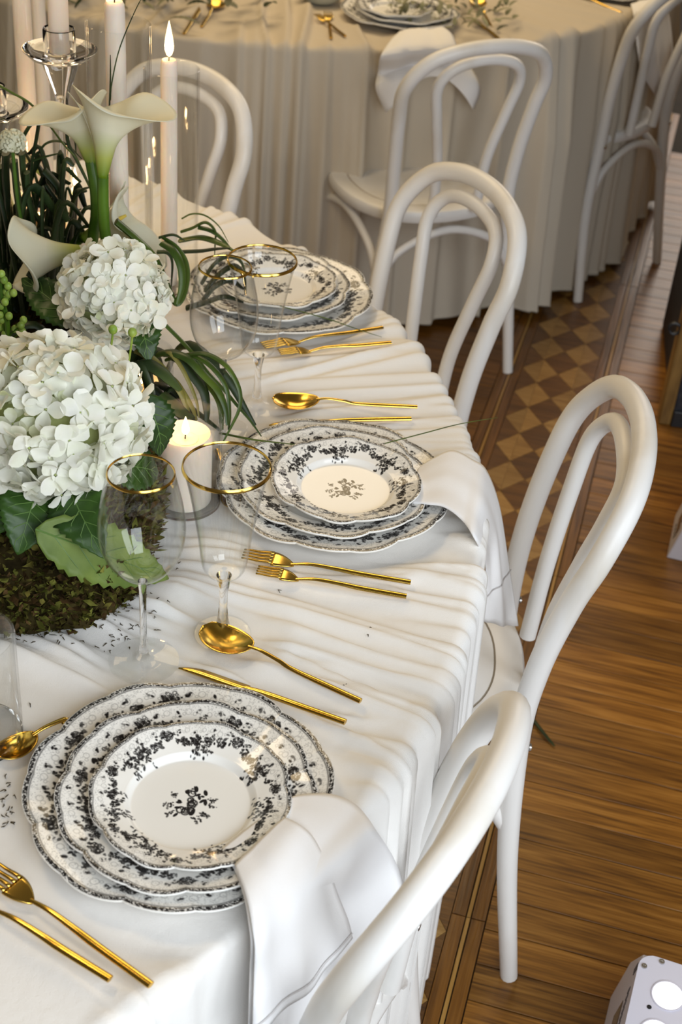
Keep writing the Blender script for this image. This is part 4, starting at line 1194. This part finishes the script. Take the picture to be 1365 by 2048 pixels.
loose('grass blade lying across the left rim of the middle plates', [atY(440, 866, 1.57), atY(484, 875, 1.55), atY(520, 881, 1.54), atY(590, 889, 1.535)], .0045)
loose('thin grass blade reaching from the middle plates over the table edge', [at(770, 887, T + .050), at(850, 866, T + .056), at(920, 848, T + .058), at(996, 835, T + .050)], .0022)
loose('thin grass blade crossing the far plates to the fork handle', [at(560, 612, T + .055), at(650, 636, T + .045), at(720, 660, T + .026), at(764, 674, T + .018)], .0026)
loose('tall thin grass stalk rising in front of the thick taper', [atY(221, 200, 1.82), atY(224, 165, 1.82), atY(240, 95, 1.82), atY(275, 12, 1.82), atY(300, -30, 1.82)], .0036, GK)
loose('short dark upright grass tip in front of the thick taper', [atY(219, 215, 1.81), atY(221, 160, 1.81), atY(221, 110, 1.81)], .0045, GK)
fl = loose('dark grass blade fallen on the floorboards beside the right chair', [at(1062, 1432, .004), at(1085, 1462, .007), at(1110, 1492, .004)], .0075, GK)

# seed head, buds and small crown
pc = atY(24, 284, 1.72)
t = thing('scabiosa', 'pale round seed head on a thin green stem at the left edge', 'flower', tuple(pc), 0)
pod = MB(); rp_ = np.random.default_rng(3)
pod.lathe([(.015 * math.sin(PI * i / 10) + .0001, -.013 * math.cos(PI * i / 10)) for i in range(11)], 20); obj('pod', pod, M['pod'], t)
fz = MB()
for i in range(170):
    z = rp_.uniform(-.5, 1); a = rp_.uniform(0, 6.28); q = math.sqrt(1 - z * z); d = V((q * math.cos(a), q * math.sin(a), z))
    p = V((d.x * .0155, d.y * .0155, d.z * .0135)); fz.tube([p * .9, p * 1.22], [.0012, .0019], 5)
o = obj('tufts', fz, M['pod'], t); o['kind'] = 'stuff'
obj('stem', MB().tube(crom([V((0, 0, -.01)), atY(35, 400, 1.72) - pc, atY(48, 470, 1.72) - pc, atY(62, 548, 1.71) - pc], 6), .0024, 8), M['stem'], t)
bc = atY(8, 690, 1.50)
t = thing('bud_sprig', 'upright sprig of small yellow-green buds at the left edge', 'sprig', tuple(bc), 0)
obj('stem', MB().tube(crom([V((0, 0, -.06)), atY(15, 655, 1.5) - bc, atY(4, 600, 1.5) - bc, atY(0, 555, 1.5) - bc], 6), .0035, 8), M['stem'], t)
for (x, y) in [(3, 548), (8, 560), (-4, 566), (16, 572), (12, 583), (17, 588), (27, 586), (13, 595), (10, 604), (2, 612), (0, 630), (18, 632), (3, 640), (47, 640), (42, 651), (45, 663), (30, 658), (0, 655), (10, 668), (48, 672), (22, 690)]:
    p = atY(x, y, 1.5 + random.uniform(-.006, .006)) - bc
    b = MB(); b.lathe([(.0046 * math.sin(PI * i / 6) + .0001, -.0052 * math.cos(PI * i / 6)) for i in range(7)], 10)
    obj('bud', b, M['bud'], t, loc=p)
    obj('stalk', MB().tube([p, p * .5 + (atY(10, y + 25, 1.5) - bc) * .5, atY(9, y + 30, 1.5) - bc], .0009, 5), M['stem'], t)
cc = atY(83, 545, 1.66)
t = thing('scabiosa', 'tiny dark crown-shaped seed head in front of the low calla', 'flower', tuple(cc), 0)
obj('pod', MB().lathe([(.0001, -.003), (.005, 0), (.0065, .005), (.005, .008), (.0001, .008)], 12), GK, t)
for k in range(8):
    a = 2 * PI * k / 8; obj('spike', MB().tube([V((.005 * math.cos(a), .005 * math.sin(a), .006)), V((.0085 * math.cos(a), .0085 * math.sin(a), .014))], [.0011, .0004], 5), GK, t)
obj('stem', MB().tube([V((0, 0, 0)), V((-.002, 0, -.03))], .0016, 6), M['stem'], t)
# two small hydrangea side buds between the heads
bb = atY(228, 668, 1.50)
t = thing('hydrangea_sprig', 'pair of small round green buds between the two hydrangea heads', 'sprig', tuple(bb), 0)
for (x, y) in ((226, 659), (265, 665)):
    p = atY(x, y, 1.50) - bb; b = MB(); b.lathe([(.0056 * math.sin(PI * i / 8) + .0001, -.0062 * math.cos(PI * i / 8)) for i in range(9)], 12); obj('bud', b, M['bud'], t, loc=p)
    obj('stalk', MB().tube(crom([p, atY(x - 2, y + 22, 1.5) - bb, atY(x - 10, y + 75, 1.5) - bb], 5), .0014, 6), M['bud'], t)

# ------------------------------------------------------------------ background table dressing
def bg_plate(me, nm, px, py, dz, rz, label):
    p = at(px, py, T + dz); o = link(nm, me, None, (p.x, p.y, far.height(p.x, p.y) + dz - .009), (0, 0, rz)); return tag(o, label, 'plate', 'floral plates of the place settings')
bg_plate(charger_me, 'charger_plate', 800, 32, .012, .3, 'largest floral plate under the napkin on the background table')
bg_plate(dinner_me, 'dinner_plate', 808, 28, .020, .5, 'medium floral plate stacked on the background table')
bg_plate(salad_me, 'salad_plate', 790, 20, .028, .8, 'small floral plate on top of the background table stack')
bg_plate(charger_me, 'charger_plate', 1215, -22, .012, .3, 'floral plate cut off at the top right of the background table')
bw = MB().lathe([(0, .002), (.03, .002), (.05, .012), (.062, .032), (.064, .036), (.061, .036), (.047, .014), (.028, .006), (0, .006)], 36)
p = at(642, -2, T + .01); o = obj('bowl', bw, M['chinaplain'] if 'chinaplain' in M else mat('grey_green_china', (.50, .50, .40), .25), None, loc=(p.x, p.y, far.height(p.x, p.y)))
tag(o, 'shallow grey-green bowl at the top of the background table', 'bowl')
gp = at(905, 22, T + .03)
t = thing('greenery', 'loose grey-green foliage heaped beside the background plates', 'foliage', tuple(gp), 0)
M['sage'] = leafy('sage_leaf', (.16, .16, .08), (.32, .31, .18), .6, 20, .1, .3)
rr = np.random.default_rng(9)
for i in range(90):
    a = rr.uniform(0, 6.28); q = .14 * math.sqrt(rr.uniform(0, 1)); b = V((q * math.cos(a) * 1.2, q * math.sin(a), rr.uniform(-.02, .02)))
    d = V((rr.normal(0, 1), rr.normal(0, 1), rr.uniform(.0, .8))).normalized()
    leaf_mesh(b, b + d * rr.uniform(.02, .045), rr.uniform(.008, .016), M['sage'], t, sag=.003, vein=False)
t2_ = thing('greenery', 'dark foliage centrepiece at the top left of the background table', 'foliage', tuple(at(250, -10, T + .03)), 0)
for i in range(110):
    a = rr.uniform(0, 6.28); q = .26 * math.sqrt(rr.uniform(0, 1)); b = V((q * math.cos(a) * 1.4, q * math.sin(a) * .6, rr.uniform(-.01, .05)))
    d = V((rr.normal(0, 1), rr.normal(0, 1), rr.uniform(.0, .9))).normalized()
    leaf_mesh(b, b + d * rr.uniform(.04, .09), rr.uniform(.012, .028), M['sage'] if i % 2 else M['grassdark'], t2_, sag=.006, vein=False)

# ------------------------------------------------------------------ uplight, cabinet
def uplight(label, BL, xdir, w, d, h, tilt, group='white battery uplights'):
    """box with a sloping lens panel; BL = back left foot, xdir = direction of the back edge"""
    x = V(xdir).normalized(); z = V((0, 0, 1)); y = z.cross(x)      # y points away from camera
    t = thing('uplight', label, 'light', tuple(BL), math.atan2(x.y, x.x), group)
    # local coords: x along back edge, -y towards the viewer
    sl = tilt
    prof = [(0, 0), (0, h * .55), (-d * .22, h), (-d, h - sl), (-d, 0)]      # (y, z)
    body = MB().prism([(.003, p[0], p[1]) for p in prof], (w - .006, 0, 0)); INS = .024
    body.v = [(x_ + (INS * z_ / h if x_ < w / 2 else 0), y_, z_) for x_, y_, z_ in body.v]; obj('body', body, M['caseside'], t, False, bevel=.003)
    # sloping top panel with rounded corners
    a = V((INS, -d * .22, h)); b = V((INS, -d, h - sl)); ln = (b - a).length; dv = (b - a).normalized(); nv = V((1, 0, 0)).cross(dv); nv = nv if nv.z > 0 else -nv
    cr_ = .022; poly = []
    for (cx, cy, a0) in ((cr_, cr_, PI), (w - INS - cr_, cr_, 1.5 * PI), (w - INS - cr_, ln - cr_, 0), (cr_, ln - cr_, .5 * PI)):
        for k in range(7):
            q = a0 + k / 6 * PI / 2; poly.append((cx + cr_ * math.cos(q), cy + cr_ * math.sin(q)))
    top = MB(); P3 = lambda u, v_, e=0: a + V((u, 0, 0)) + dv * v_ + nv * e
    lo = [P3(u, v_, -.001) for u, v_ in poly]; hi = [P3(u, v_, .004) for u, v_ in poly]
    w_ = w - INS; top.quadgrid([lo, hi], True); top.fan(hi); pn = obj('lens_panel', top, M['casegrey'], t, False, bevel=.0008)
    for (u, v_) in ((.047, .056), (.100, .103), (.042, .120), (.128, .052), (.150, .112)):
        if v_ > ln - .02: continue
        ring = MB(); ring.quadgrid([[P3(u + rr_ * math.cos(2 * PI * k / 32), v_ + rr_ * math.sin(2 * PI * k / 32), e) for k in range(32)] for rr_, e in ((.0230, .0041), (.0230, .0058), (.0212, .0058), (.0212, .0046))], True)
        rg = obj('lens_ring', ring, M['casegrey'], pn)
        ls = MB(); ls.quadgrid([[P3(u + rr_ * math.cos(2 * PI * k / 32), v_ + rr_ * math.sin(2 * PI * k / 32), e) for k in range(32)] for rr_, e in ((.0212, .0048), (.015, .0062), (.007, .0070), (.0003, .0072))], True)
        obj('lens', ls, M['led'], pn)
    for (u, v_) in ((.008, .022), (.030, .006), (w - .008, .022)):
        s = MB(); s.quadgrid([[P3(u + rr_ * math.cos(2 * PI * k / 12), v_ + rr_ * math.sin(2 * PI * k / 12), e) for k in range(12)] for rr_, e in ((.0042, .004), (.0038, .0062), (.0018, .0062), (.0012, .0050), (.0001, .0050))], True)
        obj('screw', s, M['steel'], pn)
    s = MB(); s.quadgrid([[P3(.026 + rr_ * math.cos(2 * PI * k / 12), .082 + rr_ * math.sin(2 * PI * k / 12), .0045) for k in range(12)] for rr_ in (.0034, .0002)], True); obj('sensor_hole', s, M['black'], pn)
    # side panel: display window, buttons, print
    def side(name, pts, m): 
        q = MB(); q.fan([(-.0006 + .003, y_, z_) for y_, z_ in pts], True); q2 = MB(); 
        q2.prism([(.0020 + INS * z_ / h, y_, z_) for y_, z_ in pts], (.002, 0, 0)); return obj(name, q2, m, t, False)
    side('display', [(-d * .42, h * .62), (-d * .42, h * .38), (-d * .80, h * .33), (-d * .80, h * .55)], M['screen'])
    for k in range(4): side('button', [(-d * (.44 + .09 * k), h * .27), (-d * (.44 + .09 * k), h * .22), (-d * (.48 + .09 * k), h * .22), (-d * (.48 + .09 * k), h * .27)], M['black'])
    for k in range(7): side('print', [(-d * (.40 + .05 * k), h * (.80 - .02 * k)), (-d * (.40 + .05 * k), h * (.74 - .02 * k)), (-d * (.43 + .05 * k), h * (.73 - .02 * k)), (-d * (.43 + .05 * k), h * (.78 - .02 * k))], M['print'])
    for k in range(3): side('print', [(-d * (.24 + .022 * k), h * (.90 - .0 * k)), (-d * (.24 + .022 * k), h * .80), (-d * (.252 + .022 * k), h * .80), (-d * (.252 + .022 * k), h * .9)], M['print'])
    return t
ub = at(1218, 1992, 0)
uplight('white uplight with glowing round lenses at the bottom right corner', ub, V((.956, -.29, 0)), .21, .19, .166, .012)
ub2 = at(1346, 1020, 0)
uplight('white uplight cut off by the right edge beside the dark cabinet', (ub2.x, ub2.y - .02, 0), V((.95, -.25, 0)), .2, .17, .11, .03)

cbp = at(1317, 848, 0)
t = thing('cabinet', 'dark cabinet with worn wooden edge at the right edge of the picture', 'cabinet', (cbp.x, cbp.y, 0), math.radians(-6))
obj('body', MB().box(.028, .62, .004, .55, 0, 1.05), M['navy'], t, False, bevel=.006)
obj('edge_strip', MB().box(0, .030, 0, .06, 0, 1.05), M['edgewood'], t, False, bevel=.004)
obj('base_rail', MB().box(.03, .62, -.006, .004, .0, .045), M['black'], t, False, bevel=.003)
rgp = V((-.012, .01, .26))
obj('ring_pull', MB().tube([rgp + V((.013 * math.cos(2 * PI * k / 20), 0, .014 * math.sin(2 * PI * k / 20))) for k in range(20)], .0045, 8, closed=True), M['black'], t)
